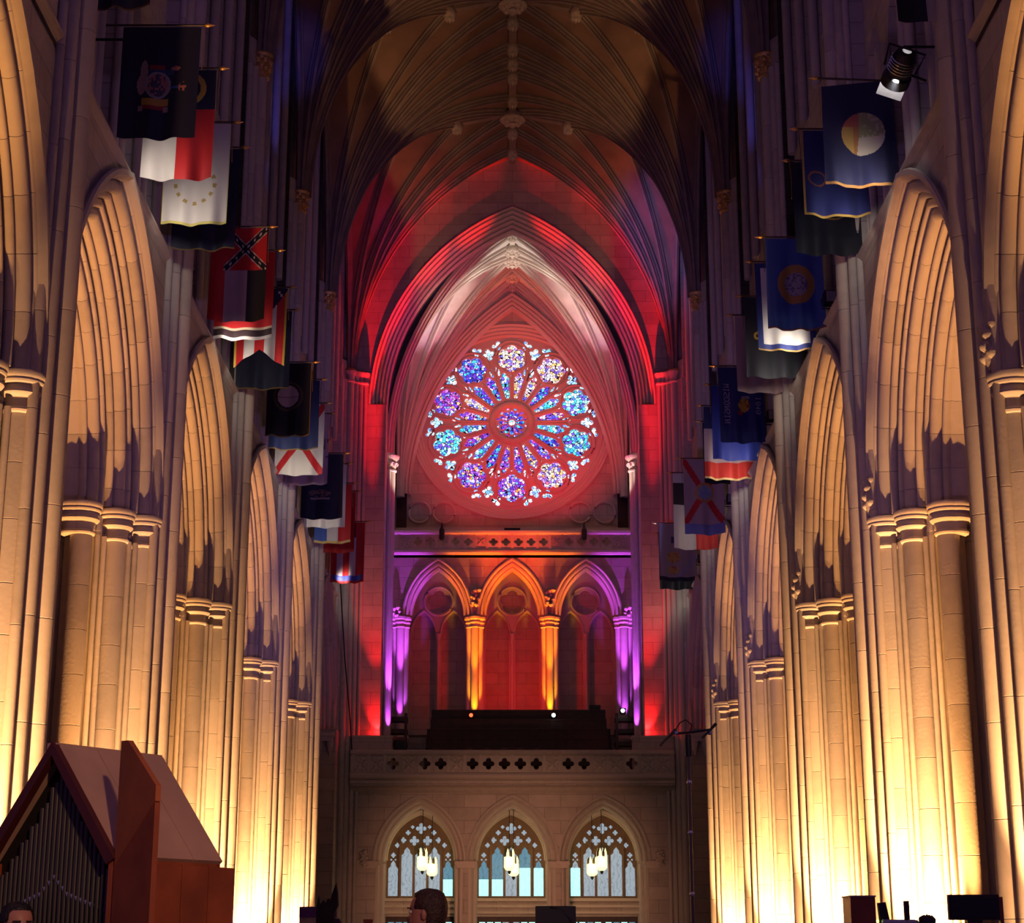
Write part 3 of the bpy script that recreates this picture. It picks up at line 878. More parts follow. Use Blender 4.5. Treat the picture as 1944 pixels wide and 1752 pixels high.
for i in range(10):
    a = radians(36 * i)
    panes.append((rotp(foil(6, 0.345, 0.225, rot=pi / 2), a, 2.68), 'medallion'))
    for sg in (-1, 1):
        tri = [(x_ * sg, z_) for x_, z_ in ((0.0, -0.24), (0.075, -0.16), (0.06, -0.07), (0.09, 0.02), (0.05, 0.10), (0.04, 0.23), (-0.03, 0.22), (-0.035, 0.09), (-0.085, 0.0), (-0.06, -0.1), (-0.075, -0.17))]
        panes.append((rotp(tri, a + sg * radians(14.6), 2.24), 'spandrel_light'))
    panes.append((rotp(foil(4, 0.15, 0.105, rot=pi / 2, m=7), a + radians(18), 2.98), 'quatrefoil'))
    for sg in (-1, 1):
        panes.append((rotp(foil(3, 0.125, 0.092, rot=-pi / 2 + sg * 0.5, m=6), a + radians(18) + sg * radians(7.4), 3.26), 'trefoil'))
    panes.append((rotp(circle(0, 0, 0.045, 10), a, 1.96), 'round_light'))
outerc = circle(RX, RZ, RR + 0.02, 96)
MB().extrude([outerc] + [p for p, _ in panes], YR + 0.32, YR + 0.55, 'XZ').build('tracery', STONE, rose)
# raised mouldings: hub ring, petals, medallion rings
hub = []
for i in range(49):
    a = 2 * pi * i / 48
    hub.append([(RX + r * cos(a), y, RZ + r * sin(a)) for r, y in ((0.62, YR + 0.34), (0.64, YR + 0.26), (0.70, YR + 0.22), (0.80, YR + 0.22), (0.88, YR + 0.26), (0.92, YR + 0.33))])
MB().grid(hub).build('hub_ring', STONE, rose, smooth=45)
for i in range(10):
    a = radians(36 * i)
    path = []
    for j in range(5):
        r = 0.92 + (2.12 - 0.92) * j / 4; th = -radians(16.6)
        path.append((r * sin(th), r * cos(th)))
    for j in range(13):
        ph = radians(-128 + 256 * j / 12)
        path.append((0.72 * sin(ph), 2.70 + 0.72 * cos(ph)))
    for j in range(4, -1, -1):
        r = 0.92 + (2.12 - 0.92) * j / 4; th = radians(16.6)
        path.append((r * sin(th), r * cos(th)))
    MB().tube([(x, YR + 0.31, z) for x, z in rotp(path, a, 0)], 0.05, 6).build('petal_moulding', STONE, rose, smooth=50)
    med = [(0.59 * sin(2 * pi * j / 24), 2.68 + 0.59 * cos(2 * pi * j / 24)) for j in range(25)]
    MB().tube([(x, YR + 0.32, z) for x, z in rotp(med, a, 0)], 0.028, 5).build('medallion_ring', STONE, rose, smooth=50)
    MB().tube([(x, YR + 0.31, z) for x, z in rotp([(0, 0.95), (0, 1.98)], a, 0)], 0.028, 5).build('mullion', STONE, rose, smooth=50)
MEDM = [WARMG, WARMG, CYANG, CYANG, WARMG, VIOG, VIOG, CYANG, VIOG, BLUEG]
im = il = 0
for n, (loop, kind) in enumerate(panes):
    if kind == 'medallion': m = MEDM[im]; im += 1
    elif kind == 'lancet':
        m = [WARMG, WARMG, BLUEG, CYANG, VIOG, CYANG, BLUEG, VIOG, WARMG, VIOG, VIOG, BLUEG, CYANG, VIOG, CYANG, VIOG, WARMG, BLUEG, BLUEG, CYANG][il]; il += 1
    elif kind == 'hub': m = BLUEG
    elif kind == 'hub_dot': m = VIOG
    elif kind == 'hub_eye': m = PALEG
    else: m = PALEG
    cx = sum(p[0] for p in loop) / len(loop); cz = sum(p[1] for p in loop) / len(loop)
    big = [(cx + (x - cx) * 1.02, cz + (z - cz) * 1.02) for x, z in loop]
    MB().extrude([big], YR + 0.42, YR + 0.45, 'XZ').build('pane', m, rose)
# unseen dark sheet behind the panes keeps the window wall closed
MB().box(-5, 5, YR + 0.6, YR + 0.7, 15, 28).build('outer_backing', MORTAR, wall_tower)

# carved panels under the rose and the wall passage
for s in (-1, 1):
    MB().box(min(s * 4.1, s * 4.5), max(s * 4.1, s * 4.5), YR - 0.03, YR + 0.01, 16.9, 18.6).build('passage_door', DARKW, wall_tower)
    for i in range(2):
        c = s * (2.65 + i * 0.95)
        MB().tube([(c + 0.42 * cos(2 * pi * j / 24), YR - 0.02, 17.75 + 0.42 * sin(2 * pi * j / 24)) for j in range(25)], 0.05, 6).build('carved_roundel', STONE, wall_tower, smooth=50)
MB().box(-4.55, 4.55, YR - 0.1, YR, 17.0, 17.12).build('string_moulding', STONE, wall_tower)
MB().box(-4.55, 4.55, 64.0, YR, 15.45, 15.6).build('passage_floor', WALLX, wall_tower)

# ------------------------------------------------------------------ balustrades
QM = {}
def balustrade(name, label, y, x0, x1, z0, z1, cell, solid=(), group=None, scale=1.0):
    root = empty(name, ((x0 + x1) / 2, y, z0)); tag(root, label, 'balustrade', group)
    cx = (x0 + x1) / 2
    h = z1 - z0
    zb, zt = z0 + 0.24 * h, z1 - 0.17 * h
    n = int((x1 - x0) // cell)
    start = -n * cell / 2
    rail = MB()
    rail.grid([[(x, -b, c) for b, c in ((0.0, zt - z0 - 0.02), (0.05, zt - z0), (0.09, zt - z0 + 0.05), (0.09, h - 0.03), (0.06, h), (-0.3, h), (-0.3, zt - z0), (0, zt - z0 - 0.02))] for x in (x0 - cx, x1 - cx)])
    rail.build('rail', STONE, root)
    sill = MB()
    sill.grid([[(x, -b, c) for b, c in ((0.0, 0.24 * h), (0.06, 0.2 * h), (0.1, 0.14 * h), (0.1, 0.07 * h), (0.02, 0.0), (-0.3, 0.0), (-0.3, 0.24 * h), (0, 0.24 * h))] for x in (x0 - cx, x1 - cx)])
    sill.build('sill', STONE, root)
    key = (round(cell, 3), round(zt - zb, 3))
    if key not in QM:
        ww = cell / 2 - 0.045
        hh = (zt - zb) / 2
        open_ = MB().extrude([[(-ww, -hh), (-ww, hh), (ww, hh), (ww, -hh)], foil(4, min(ww, hh) * 0.50, min(ww, hh) * 0.40, rot=pi / 2, m=7)], 0.0, 0.14, 'XZ').mesh('quatrefoil_panel', STONE)
        blind = MB()
        blind.box(-ww, ww, 0.03, 0.14, -hh, hh)
        for q in range(4):
            a = pi / 2 * q
            blind.lathe([(0.005, -0.035), (ww * 0.3, -0.01), (ww * 0.33, 0.03)], (0, 0, 0), 8)
            c = ww * 0.45
        bl = MB().box(-ww, ww, 0.02, 0.14, -hh, hh)
        for q in range(4):
            a = pi / 4 + pi / 2 * q
            bl.tube([(0, 0.02, 0), (ww * 0.55 * cos(a), -0.01, ww * 0.55 * sin(a)), (ww * 0.9 * cos(a), 0.015, min(hh, ww) * 0.9 * sin(a))], ww * 0.16, 6, ww * 0.08)
        post = MB().box(-0.045, 0.045, -0.04, 0.16, -hh, hh).mesh('post', STONE)
        QM[key] = (open_, bl.mesh('carved_panel', CARVED), post)
    op, bl, po = QM[key]
    zc = (zb + zt) / 2 - z0
    for i in range(n):
        inst('carved_panel' if i in solid else 'quatrefoil_panel', bl if i in solid else op, root, (start + (i + 0.5) * cell, 0, zc))
    for i in range(n + 1): inst('post', po, root, (start + i * cell, 0, zc))
    for e, sg in ((x0 - cx, start), (-start, x1 - cx)):
        a, b = (e, sg)
        if b - a > 0.02: MB().box(a, b, 0.0, 0.14, zb - z0, zt - z0).build('end_panel', STONE, root)
    return root
balustrade('gallery_balustrade', 'long pierced stone balustrade along the gallery front', YW - 0.42, -5.31, 5.31, 6.75, 7.70, 0.522, (0, 1, 3, 6, 12, 15, 16, 18, 19), 'pierced stone balustrades')
balustrade('passage_balustrade', 'pierced stone balustrade under the rose window', 63.9, -4.45, 4.45, 15.55, 16.47, 0.47, (0, 6, 12, 17), 'pierced stone balustrades')

# ------------------------------------------------------------------ gallery arcade (three red and violet arches)
gal = empty('wall_gallery'); tag(gal, 'red and violet lit gallery wall of three pointed arches', 'wall', kind='structure')
YA = 64.0
ga_h = 1.83
lp = [(-4.55, 13.15), (-4.55, 15.55), (4.55, 15.55), (4.55, 13.15)]
curve = []
for c in (2.755, 0.0, -2.755):
    curve += [(c + 1.24, 13.15)] + list(reversed(parch(c, 13.3, 1.24, 2.05, 12))) + [(c - 1.24, 13.15)]
MB().extrude([lp + curve], YA, YA + 0.5, 'XZ').build('arcade_wall', WALLX, gal)
pa = [(-0.06, YA + 0.0), (-0.05, YA - 0.08), (0.0, YA - 0.10), (0.04, YA - 0.04), (0.07, YA + 0.02), (0.10, YA - 0.03), (0.16, YA - 0.03), (0.19, YA + 0.06), (0.2, YA + 0.14), (0.25, YA + 0.1), (0.30, YA + 0.14), (0.32, YA + 0.22), (0.32, YA + 0.5)]
ARM = MB().grid(arch_rows(0, 13.3, 1.26, 2.08, pa, 16)).mesh('arch_moulding', STONE, 40)
for c in (-2.755, 0, 2.755): inst('arch_moulding', ARM, gal, (c, 0, 0))
# columns
def gallery_column(x, label, group, half=0):
    root = empty('gallery_column', (x, YA + 0.22, 8.6)); tag(root, label, 'column', group)
    sh = [(0, -0.16, 0.15), (-0.19, 0.0, 0.13), (0.19, 0.0, 0.13), (0, 0.16, 0.13)]
    for dx, dy, r in sh:
        MB().lathe([(r + 0.05, 0.0), (r + 0.05, 0.2), (r + 0.02, 0.26), (r, 0.34), (r, 4.28)], (dx, dy, 0), 16).build('shaft', STONE, root, smooth=40)
    for dx, dy in ((-0.12, -0.11), (0.12, -0.11)):
        MB().lathe([(0.045, 0.2), (0.045, 4.3)], (dx, dy, 0), 10).build('fillet', STONE, root, smooth=40)
    c = MB()
    for dx, dy, r in sh:
        f = r / 0.15
        c.lathe([(0.15 * f, 4.22), (0.18 * f, 4.24), (0.18 * f, 4.28), (0.155 * f, 4.31), (0.16 * f, 4.36), (0.2 * f, 4.40), (0.2 * f, 4.44), (0.18 * f, 4.46), (0.19 * f, 4.5), (0.235 * f, 4.54), (0.24 * f, 4.62), (0.2 * f, 4.66)], (dx, dy, 0), 16)
    c.box(-0.2, 0.2, -0.2, 0.2, 4.5, 4.7)
    c.build('capital', STONE, root, smooth=40)
gallery_column(-1.3775, 'amber-lit clustered column, left of the two in the middle', 'gallery arcade columns')
gallery_column(1.3775, 'amber-lit clustered column, right of the two in the middle', 'gallery arcade columns')
gallery_column(-4.12, 'violet-lit clustered column below the left end of the rose balustrade', 'gallery arcade columns')
gallery_column(4.12, 'violet-lit clustered column below the right end of the rose balustrade', 'gallery arcade columns')
# carved foliage between the hoods and at the ends
for x, z, lb in ((-1.3775, 13.95, 'carved leaf cluster between the left and middle gallery arches'), (1.3775, 13.95, 'carved leaf cluster between the middle and right gallery arches'),
                 (-4.28, 13.45, 'small carved figure on the left violet column'), (4.28, 13.45, 'small carved figure on the right violet column')):
    r_ = random.Random(int(x * 10)); g = MB()
    nb = 22 if abs(x) < 2 else 9
    for i in range(nb):
        if nb == 22: px, pz = r_.uniform(-0.24, 0.24), r_.uniform(-0.42, 0.42); px *= 0.35 + 0.65 * (pz + 0.42) / 0.84
        else: px, pz = r_.uniform(-0.13, 0.13), r_.uniform(-0.2, 0.2)
        q = r_.uniform(0.06, 0.1)
        g.lathe([(0.005, -q), (q * 0.8, -q * 0.4), (q, q * 0.2), (q * 0.5, q * 0.8), (0.005, q)], (px, r_.uniform(-0.1, 0.02), pz), 7)
    o = g.build('carved_ornament', CARVED, None, (x, YA - 0.06, z), smooth=50); tag(o, lb, 'carving', 'carvings of the gallery arcade')
# blind tracery wall behind
MB().box(-4.55, 4.55, 65.3, 65.5, 6.9, 15.5).build('gallery_back_wall', WALLX, gal)
for c in (-2.755, 0, 2.755):
    tl = [(c - 1.25, 9.0), (c - 1.25, 13.0)] + parch(c, 13.0, 1.25, 2.3, 10)[1:-1] + [(c + 1.25, 13.0), (c + 1.25, 9.0)]
    hl = [lancet(c - 0.56, 9.2, 12.75, 0.44, 0.85, 6), lancet(c + 0.56, 9.2, 12.75, 0.44, 0.85, 6), circle(c, 14.0, 0.52, 28)]
    MB().extrude([tl] + hl, 65.05, 65.3, 'XZ').build('blind_tracery', STONE, gal)
    MB().tube([(c + 0.54 * cos(2 * pi * j / 28), 65.04, 14.0 + 0.54 * sin(2 * pi * j / 28)) for j in range(29)], 0.05, 6).build('roundel_moulding', STONE, gal, smooth=50)
    cu = foil(5, 0.26, 0.2, c, 14.0, pi / 2, 7)
    MB().extrude([circle(c, 14.0, 0.52, 28), cu], 65.16, 65.28, 'XZ').build('roundel_cusps', STONE, gal)
    for d in (-0.56, 0.56):
        MB().grid(arch_rows(c + d, 12.75, 0.50, 0.92, [(-0.02, 65.04), (0.0, 65.0), (0.05, 65.0), (0.07, 65.05)], 8)).build('lancet_moulding', STONE, gal)
    MB().lathe([(0.07, 9.0), (0.07, 12.55), (0.12, 12.7), (0.12, 12.76)], (c, 65.02, 0), 10).build('lancet_shaft', STONE, gal, smooth=40)
# gallery floor in steps
st = MB()
st.box(-5.3, 5.3, YW - 0.4, 65.3, 6.55, 6.95)
st.box(-4.5, 4.5, 62.6, 65.3, 6.95, 8.6)
st.build('gallery_floor', WALLX, gal)

# ------------------------------------------------------------------ gallery front, lower arches and narthex
front = empty('wall_front'); tag(front, 'brown stone wall below the gallery with three pointed arches', 'wall', kind='structure')
LPX = (-3.035, -0.01, 3.0)
lp = [(-7.3, 0), (-7.3, 6.75), (7.3, 6.75), (7.3, 0)]
cv = []
for c in reversed(LPX):
    cv += [(c + 1.42, 0), (c + 1.42, 4.16)] + list(reversed(parch(c, 4.16, 1.42, 2.02, 14)))[1:-1] + [(c - 1.42, 4.16), (c - 1.42, 0)]
MB().extrude([lp + cv], YW, YW + 0.55, 'XZ').build('front_wall', WALLX, front)
pf = [(-0.07, YW), (-0.07, YW - 0.09), (-0.02, YW - 0.11), (0.02, YW - 0.05), (0.05, YW + 0.03), (0.10, YW - 0.01), (0.15, YW + 0.03), (0.17, YW + 0.12), (0.19, YW + 0.22), (0.24, YW + 0.2), (0.29, YW + 0.26), (0.30, YW + 0.36), (0.30, YW + 0.6)]
FM = MB().grid(arch_rows(0, 4.16, 1.44, 2.05, pf, 16)).mesh('portal_moulding', STONE, 40)
JM = MB().grid([[(-1.42 + o, y, z) for o, y in ((0.0, YW + 0.1), (0.08, YW + 0.08), (0.14, YW + 0.16), (0.16, YW + 0.26), (0.24, YW + 0.26), (0.28, YW + 0.36), (0.28, YW + 0.6))] for z in (0, 4.1)]).mesh('portal_jamb', STONE, 40)
JM2 = MB().grid([[(1.42 - o, y, z) for o, y in ((0.0, YW + 0.1), (0.08, YW + 0.08), (0.14, YW + 0.16), (0.16, YW + 0.26), (0.24, YW + 0.26), (0.28, YW + 0.36), (0.28, YW + 0.6))] for z in (0, 4.1)]).mesh('portal_jamb', STONE, 40)
for c in LPX:
    inst('portal_moulding', FM, front, (c, 0, 0)); inst('portal_jamb', JM, front, (c, 0, 0)); inst('portal_jamb', JM2, front, (c, 0, 0))
for c in (-4.6, -1.52, 1.5, 4.57):
    b = MB(); wd = 0.36 if abs(c) < 2 else 0.30
    b.box(c - wd, c + wd, YW - 0.13, YW + 0.5, 4.04, 4.16); b.box(c - wd + 0.05, c + wd - 0.05, YW - 0.09, YW + 0.5, 3.94, 4.04)
    b.build('impost', STONE, front)
for x, lb in ((-4.82, 'carved label stop at the left end of the lower arches'), (4.80, 'carved label stop at the right end of the lower arches')):
    o = inst('label_stop', LSM, None, (x, YW - 0.12, 4.25)); o.scale = (0.9, 0.9, 0.7); tag(o, lb, 'carving', 'label stops of the lower arches')
MB().grid([[(x, YW - b, c) for b, c in ((0.0, 6.35), (0.12, 6.42), (0.2, 6.5), (0.34, 6.58), (0.44, 6.62), (0.44, 6.72))] for x in (-5.31, 5.31)]).build('front_string', STONE, front)
# narthex shell
YN = 61.0
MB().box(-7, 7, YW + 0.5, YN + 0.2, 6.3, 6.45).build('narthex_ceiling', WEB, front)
WPX = (-3.115, -0.04, 3.07)
wl = [(-7, 0), (-7, 6.4), (7, 6.4), (7, 0)]
wv = []
WHS, WSP, WAP = 1.16, 4.30, 5.86
for c in reversed(WPX):
    wv += [(c + 1.2, 0), (c + 1.2, 2.5), (c + 1.2, 2.5)]
holes = []
for c in WPX:
    holes.append([(c - WHS, 3.06)] + parch(c, WSP, WHS, WAP - WSP, 10) + [(c + WHS, 3.06)])
    holes.append([(c - WHS, 0.0 + 0.02), (c - WHS, 2.46), (c + WHS, 2.46), (c + WHS, 0.02)])
MB().extrude([wl] + holes, YN, YN + 0.3, 'XZ').build('narthex_wall', WALLX, front)
for c in WPX:
    b = MB(); b.box(c - 1.3, c + 1.3, YN - 0.08, YN, 2.96, 3.06); b.box(c - 1.3, c + 1.3, YN - 0.04, YN, 2.56, 2.62); b.box(c - 1.3, c + 1.3, YN - 0.06, YN, 2.76, 2.84)
    b.build('transom_moulding', STONE, front)
    MB().grid(arch_rows(c, WSP, WHS + 0.02, WAP - WSP + 0.02, [(-0.14, YN - 0.02), (-0.1, YN - 0.06), (-0.04, YN - 0.05), (0.02, YN + 0.02), (0.06, YN + 0.1)], 12)).build('window_moulding', STONE, front)
# behind-window dark void so that nothing leaks
MB().box(-7, 7, YN + 0.8, YN + 0.9, 0, 6.4).build('narthex_backing', MORTAR, front)

# traceried windows
def tracery_window(n, c, label, bright):
    root = empty('window_%d' % n, (c, YN + 0.1, 3.06)); tag(root, label, 'window', kind='structure')
    z0 = 3.06
    out = [(-WHS - 0.02, 0)] + [(x, z - z0) for x, z in parch(0, WSP, WHS + 0.02, WAP - WSP + 0.03, 12)] + [(WHS + 0.02, 0)]
    holes = []; kinds = []
    xs = [-0.93, -0.465, 0.0, 0.465, 0.93]
    for i, x in enumerate(xs):
        hw = 0.19 if i not in (0, 4) else 0.165
        zt = 1.42 if i not in (0, 4) else 0.98
        p = [(x - hw, 0.07), (x - hw, zt), (x - hw * 0.55, zt + 0.07), (x - hw * 0.5, zt + 0.16), (x, zt + 0.27), (x + hw * 0.5, zt + 0.16), (x + hw * 0.55, zt + 0.07), (x + hw, zt)]
        p.append((x + hw, 0.07))
        holes.append(p); kinds.append(i)
    for x, z, d, r in ((-0.225, 1.90, 0.10, 0.068), (0.225, 1.90, 0.10, 0.068), (0, 2.31, 0.11, 0.075), (-0.60, 1.92, 0.06, 0.045), (0.60, 1.92, 0.06, 0.045), (-0.44, 2.17, 0.05, 0.04), (0.44, 2.17, 0.05, 0.04),
                       (-0.93, 1.42, 0.05, 0.04), (0.93, 1.42, 0.05, 0.04), (-0.80, 1.75, 0.05, 0.04), (0.80, 1.75, 0.05, 0.04), (-0.29, 2.36, 0.035, 0.03), (0.29, 2.36, 0.035, 0.03), (-1.0, 1.27, 0.0, 0.035), (-0.86, 1.27, 0.0, 0.035), (1.0, 1.27, 0.0, 0.035), (0.86, 1.27, 0.0, 0.035)):
        holes.append(foil(4, d, r, x, z, pi / 2, 6) if d > 0 else circle(x, z, r, 8)); kinds.append(9)
    MB().extrude([out] + holes, 0.0, 0.10, 'XZ').build('tracery', mat('tracery_bronze', (0.20, 0.13, 0.08), 0.7), root)
    for x in (-0.70, 0.70):
        MB().box(x - 0.03, x + 0.03, -0.07, 0.02, 0.0, 2.0).build('mullion', MATS['tracery_bronze'], root)
    for h, k in zip(holes, kinds):
        cx = sum(p[0] for p in h) / len(h); cz = sum(p[1] for p in h) / len(h)
        if k == 9:
            MB().extrude([h], 0.06, 0.07, 'XZ').build('pane', GREYG, root)
            continue
        x0 = min(p[0] for p in h); x1 = max(p[0] for p in h)
        if k in bright:
            zt, top = bright[k]
            MB().extrude([[(x0, 0.07), (x0, zt), (x1, zt), (x1, 0.07)]], 0.06, 0.07, 'XZ').build('daylit_pane', CYANW, root)
            up = [(x, max(z, zt)) for x, z in h]
            MB().extrude([up], 0.06, 0.07, 'XZ').build('pane', DIMG if top else GREYG, root)
        else:
            MB().extrude([h], 0.06, 0.07, 'XZ').build('pane', GREYG, root)
tracery_window(2, WPX[0], 'traceried window behind the left lower arch with one daylit pane', {4: (0.62, True)})
tracery_window(3, WPX[1], 'traceried window behind the middle lower arch with several daylit panes', {0: (0.62, True), 1: (0.62, True), 3: (1.0, True), 4: (1.0, True)})
tracery_window(4, WPX[2], 'traceried window behind the right lower arch, its first pane daylit', {0: (1.0, False)})
# glazed doors below
def glazed_door(n, c, label, bright):
    root = empty('door_%d' % n, (c, YN + 0.12, 0)); tag(root, label, 'door', kind='structure')
    out = [(-WHS, 0.02), (-WHS, 2.46), (WHS, 2.46), (WHS, 0.02)]
    holes = []
    for sx in (-1, 1):
        for j in range(4):
            x = sx * 0.575 - 0.40 + j * 0.265
            holes.append([(x - 0.1, 0.3), (x - 0.1, 2.28), (x + 0.1, 2.28), (x + 0.1, 0.3)])
    MB().extrude([out] + holes, 0, 0.07, 'XZ').build('frame', DARKW, root)
    for j, h in enumerate(holes):
        MB().extrude([h], 0.03, 0.04, 'XZ').build('pane', CYANW if j in bright else GREYG if j in (3, 4) else DIMG, root)
    MB().box(-0.02, 0.02, -0.02, 0.02, 0.05, 2.44).build('meeting_stile', DARKW, root)
glazed_door(1, WPX[0], 'dark glazed door below the left traceried window', (7,))
glazed_door(2, WPX[1], 'dark glazed door below the middle traceried window', (0, 1, 2, 5, 6, 7))
glazed_door(3, WPX[2], 'dark glazed door below the right traceried window', (0, 1, 3, 4, 6))

# pendant lanterns in the narthex
def lantern(x, y, ztop, zbot, label):
    root = empty('pendant_lantern', (x, y, zbot)); tag(root, label, 'lantern', 'pendant lanterns behind the lower arches')
    h = ztop - zbot
    g = MB()
    g.lathe([(0.06, 0.0), (0.14, 0.04), (0.18, 0.15 * h), (0.18, 0.62 * h), (0.14, 0.66 * h)], n=8); g.build('glass', LANT, root)
    for i in range(8):
        a = 2 * pi * (i + 0.5) / 8
        MB().lathe([(0.045, 0.62 * h), (0.045, 0.8 * h), (0.004, h)], (0.135 * cos(a), 0.135 * sin(a), 0), 6).build('pinnacle', LANT if i % 2 else IRON, root)
    MB().lathe([(0.01, h * 0.6), (0.012, 6.3 - zbot)], n=6).build('chain', IRON, root)
    MB().lathe([(0.005, -0.12), (0.05, -0.07), (0.06, 0.0)], n=8).build('drop', IRON, root)
    point('lantern_bulb', (x, y - 0.3, zbot + 0.3), 8, (1.0, 0.72, 0.38), 0.1)
lantern(-3.0, 60.0, 4.66, 3.92, 'lit pendant lantern, higher of two before the left traceried window')
lantern(-2.70, 60.5, 4.40, 3.76, 'lit pendant lantern, lower of two before the left traceried window')
lantern(-0.10, 60.0, 4.64, 3.92, 'lit pendant lantern, in front of two before the middle traceried window')
lantern(0.04, 60.6, 4.42, 3.76, 'lit pendant lantern, partly hidden before the middle traceried window')
lantern(2.98, 60.0, 4.66, 3.92, 'lit pendant lantern, higher of two before the right traceried window')
lantern(2.68, 60.5, 4.40, 3.76, 'lit pendant lantern, lower of two before the right traceried window')
# ================================================================== FLAGS
NAVY = (0.010, 0.011, 0.035); INK = (0.006, 0.006, 0.012); BLU = (0.018, 0.028, 0.16); MIDB = (0.045, 0.10, 0.36); REDF = (0.50, 0.012, 0.015)
WHT = (0.58, 0.52, 0.48); YEL = (0.55, 0.33, 0.04); ORG = (0.50, 0.22, 0.05); DKY = (0.22, 0.12, 0.03); GRN = (0.10, 0.16, 0.04); PNK = (0.45, 0.16, 0.13); GRY = (0.30, 0.30, 0.28)
def inell(u, v, cu, cv, ru, rv): return ((u - cu) / ru) ** 2 + ((v - cv) / rv) ** 2 < 1
def hsh(a, b): 
    t = sin(a * 127.1 + b * 311.7) * 43758.5453
    return t - math.floor(t)
FONT = {'W': ['10001', '10001', '10001', '10101', '10101', '11011', '10001'], 'I': ['01110', '00100', '00100', '00100', '00100', '00100', '01110'], 'S': ['01111', '10000', '10000', '01110', '00001', '00001', '11110'],
        'C': ['01110', '10001', '10000', '10000', '10000', '10001', '01110'], 'O': ['01110', '10001', '10001', '10001', '10001', '10001', '01110'], 'N': ['10001', '11001', '10101', '10101', '10011', '10001', '10001'],
        '1': ['00100', '01100', '00100', '00100', '00100', '00100', '01110'], '8': ['01110', '10001', '10001', '01110', '10001', '10001', '01110'], '4': ['00010', '00110', '01010', '10010', '11111', '00010', '00010']}
def text_at(txt, u, v, u0, v0, cu, cv):
    """letters run down the cloth, their tops towards smaller u"""
    r = int((u - u0) // cu); c = int((v - v0) // cv)
    if r < 0 or r > 6 or c < 0 or c >= 6 * len(txt): return False
    ch = FONT[txt[c // 6]]; j = c % 6
    return j < 5 and ch[r][j] == '1'
def f_navy_arms(u, v):
    if inell(u, v, 0.48, 0.52, 0.13, 0.10): return (0.06, 0.07, 0.09) if hsh(int(u * 40), int(v * 50)) < 0.5 else PNK
    if inell(u, v, 0.48, 0.52, 0.17, 0.12): return GRY
    if inell(u, v, 0.30, 0.40, 0.05, 0.10) or inell(u, v, 0.27, 0.52, 0.06, 0.09): return (0.35, 0.24, 0.2)
    if 0.64 < v < 0.70 and 0.28 < u < 0.62: return YEL
    if 0.70 < v < 0.735 and 0.30 < u < 0.56: return (0.3, 0.02, 0.02)
    if 0.71 < v < 0.755 and (0.24 < u < 0.30 or 0.56 < u < 0.62): return (0.4, 0.25, 0.2)
    if 0.34 < v < 0.38 and 0.36 < u < 0.56: return (0.25, 0.02, 0.02)
    if 0.38 < v < 0.43 and 0.38 < u < 0.68: return (0.03, 0.05, 0.12)
    if inell(u, v, 0.70, 0.37, 0.06, 0.02) or inell(u, v, 0.80, 0.54, 0.05, 0.05) and hsh(int(u * 30), int(v * 40)) < 0.7: return PNK
    if 0.66 < u < 0.78 and abs(v - 0.54) < 0.012: return MIDB
    return NAVY
def f_red_white_blue_top(u, v):
    if v < 0.36:
        d = sqrt(((u - 0.55) / 0.30) ** 2 + ((v - 0.17) / 0.155) ** 2)
        if 0.78 < d < 1.05 and u > 0.5: return YEL
        return NAVY
    return WHT if u < 0.47 else REDF
def f_white_stars(u, v):
    a = atan2((v - 0.60) * 1.65, u - 0.5); d = sqrt(((v - 0.60) * 1.65) ** 2 + (u - 0.5) ** 2)
    if abs(d - 0.3) < 0.03 and (a * 13 / (2 * pi)) % 1 < 0.42: return (0.36, 0.25, 0.08)
    if v > 0.975 or u < 0.012 or u > 0.988: return (0.5, 0.42, 0.12)
    return WHT
def f_navy(u, v): return (0.16, 0.09, 0.02) if v > 0.985 else NAVY
def f_saltire_flag(u, v):
    cu, cv = 0.62, 0.225; x = (u - cu) * 1.0 / 0.38; y = (v - cv) / 0.225
    if u > 0.24 and v < 0.45:
        d = min(abs(x - y), abs(x + y))
        if d < 0.17:
            t = x if True else y
            q = (t * 3.6) % 1.0
            if d < 0.055 and 0.35 < q < 0.65: return WHT
            return INK
        if d < 0.225: return WHT
        return REDF
    if v < 0.45 and u <= 0.24: return REDF
    if u < 0.27: return REDF
    if u < 0.66: return (0.42, 0.31, 0.32)
    return INK
def f_red_bands(u, v):
    if v > 0.965: return WHT
    if v > 0.885: return (0.03, 0.01, 0.015)
    if v > 0.865: return (0.6, 0.45, 0.3)
    return REDF
def f_swallow(u, v):
    tri = v < 0.42 and abs(u - 0.62) < 0.40 * (1 - v / 0.42)
    if tri:
        return WHT if hsh(int(u * 22), int(v * 26)) > 0.9 else NAVY
    if u < 0.04 or u > 0.96: return YEL
    return REDF if int(u * 5 + 0.0) % 2 == 0 else WHT
def f_navy_seal(u, v):
    if inell(u, v, 0.50, 0.45, 0.24, 0.145): return (0.46, 0.34, 0.36) if abs(v - 0.46) > 0.01 else (0.3, 0.2, 0.24)
    if inell(u, v, 0.50, 0.45, 0.34, 0.20) and not inell(u, v, 0.5, 0.45, 0.28, 0.168): return (0.07, 0.045, 0.025)
    if u < 0.02 or u > 0.98 or v > 0.98: return (0.25, 0.14, 0.04)
    return INK
def f_blue(u, v): return (0.2, 0.12, 0.04) if v > 0.985 else (0.014, 0.02, 0.09)
def f_white_saltire(u, v):
    x, y = (u - 0.5) / 0.5, (v - 0.5) / 0.5
    return REDF if abs(abs(x) - abs(y)) < 0.16 and abs(y) > 0.05 else (0.60, 0.54, 0.45)
def f_mauve(u, v): return (0.38, 0.27, 0.29) if not (u > 0.72 and 0.28 < v < 0.62 and hsh(int(u * 30), int(v * 20)) < 0.35) else (0.2, 0.08, 0.1)
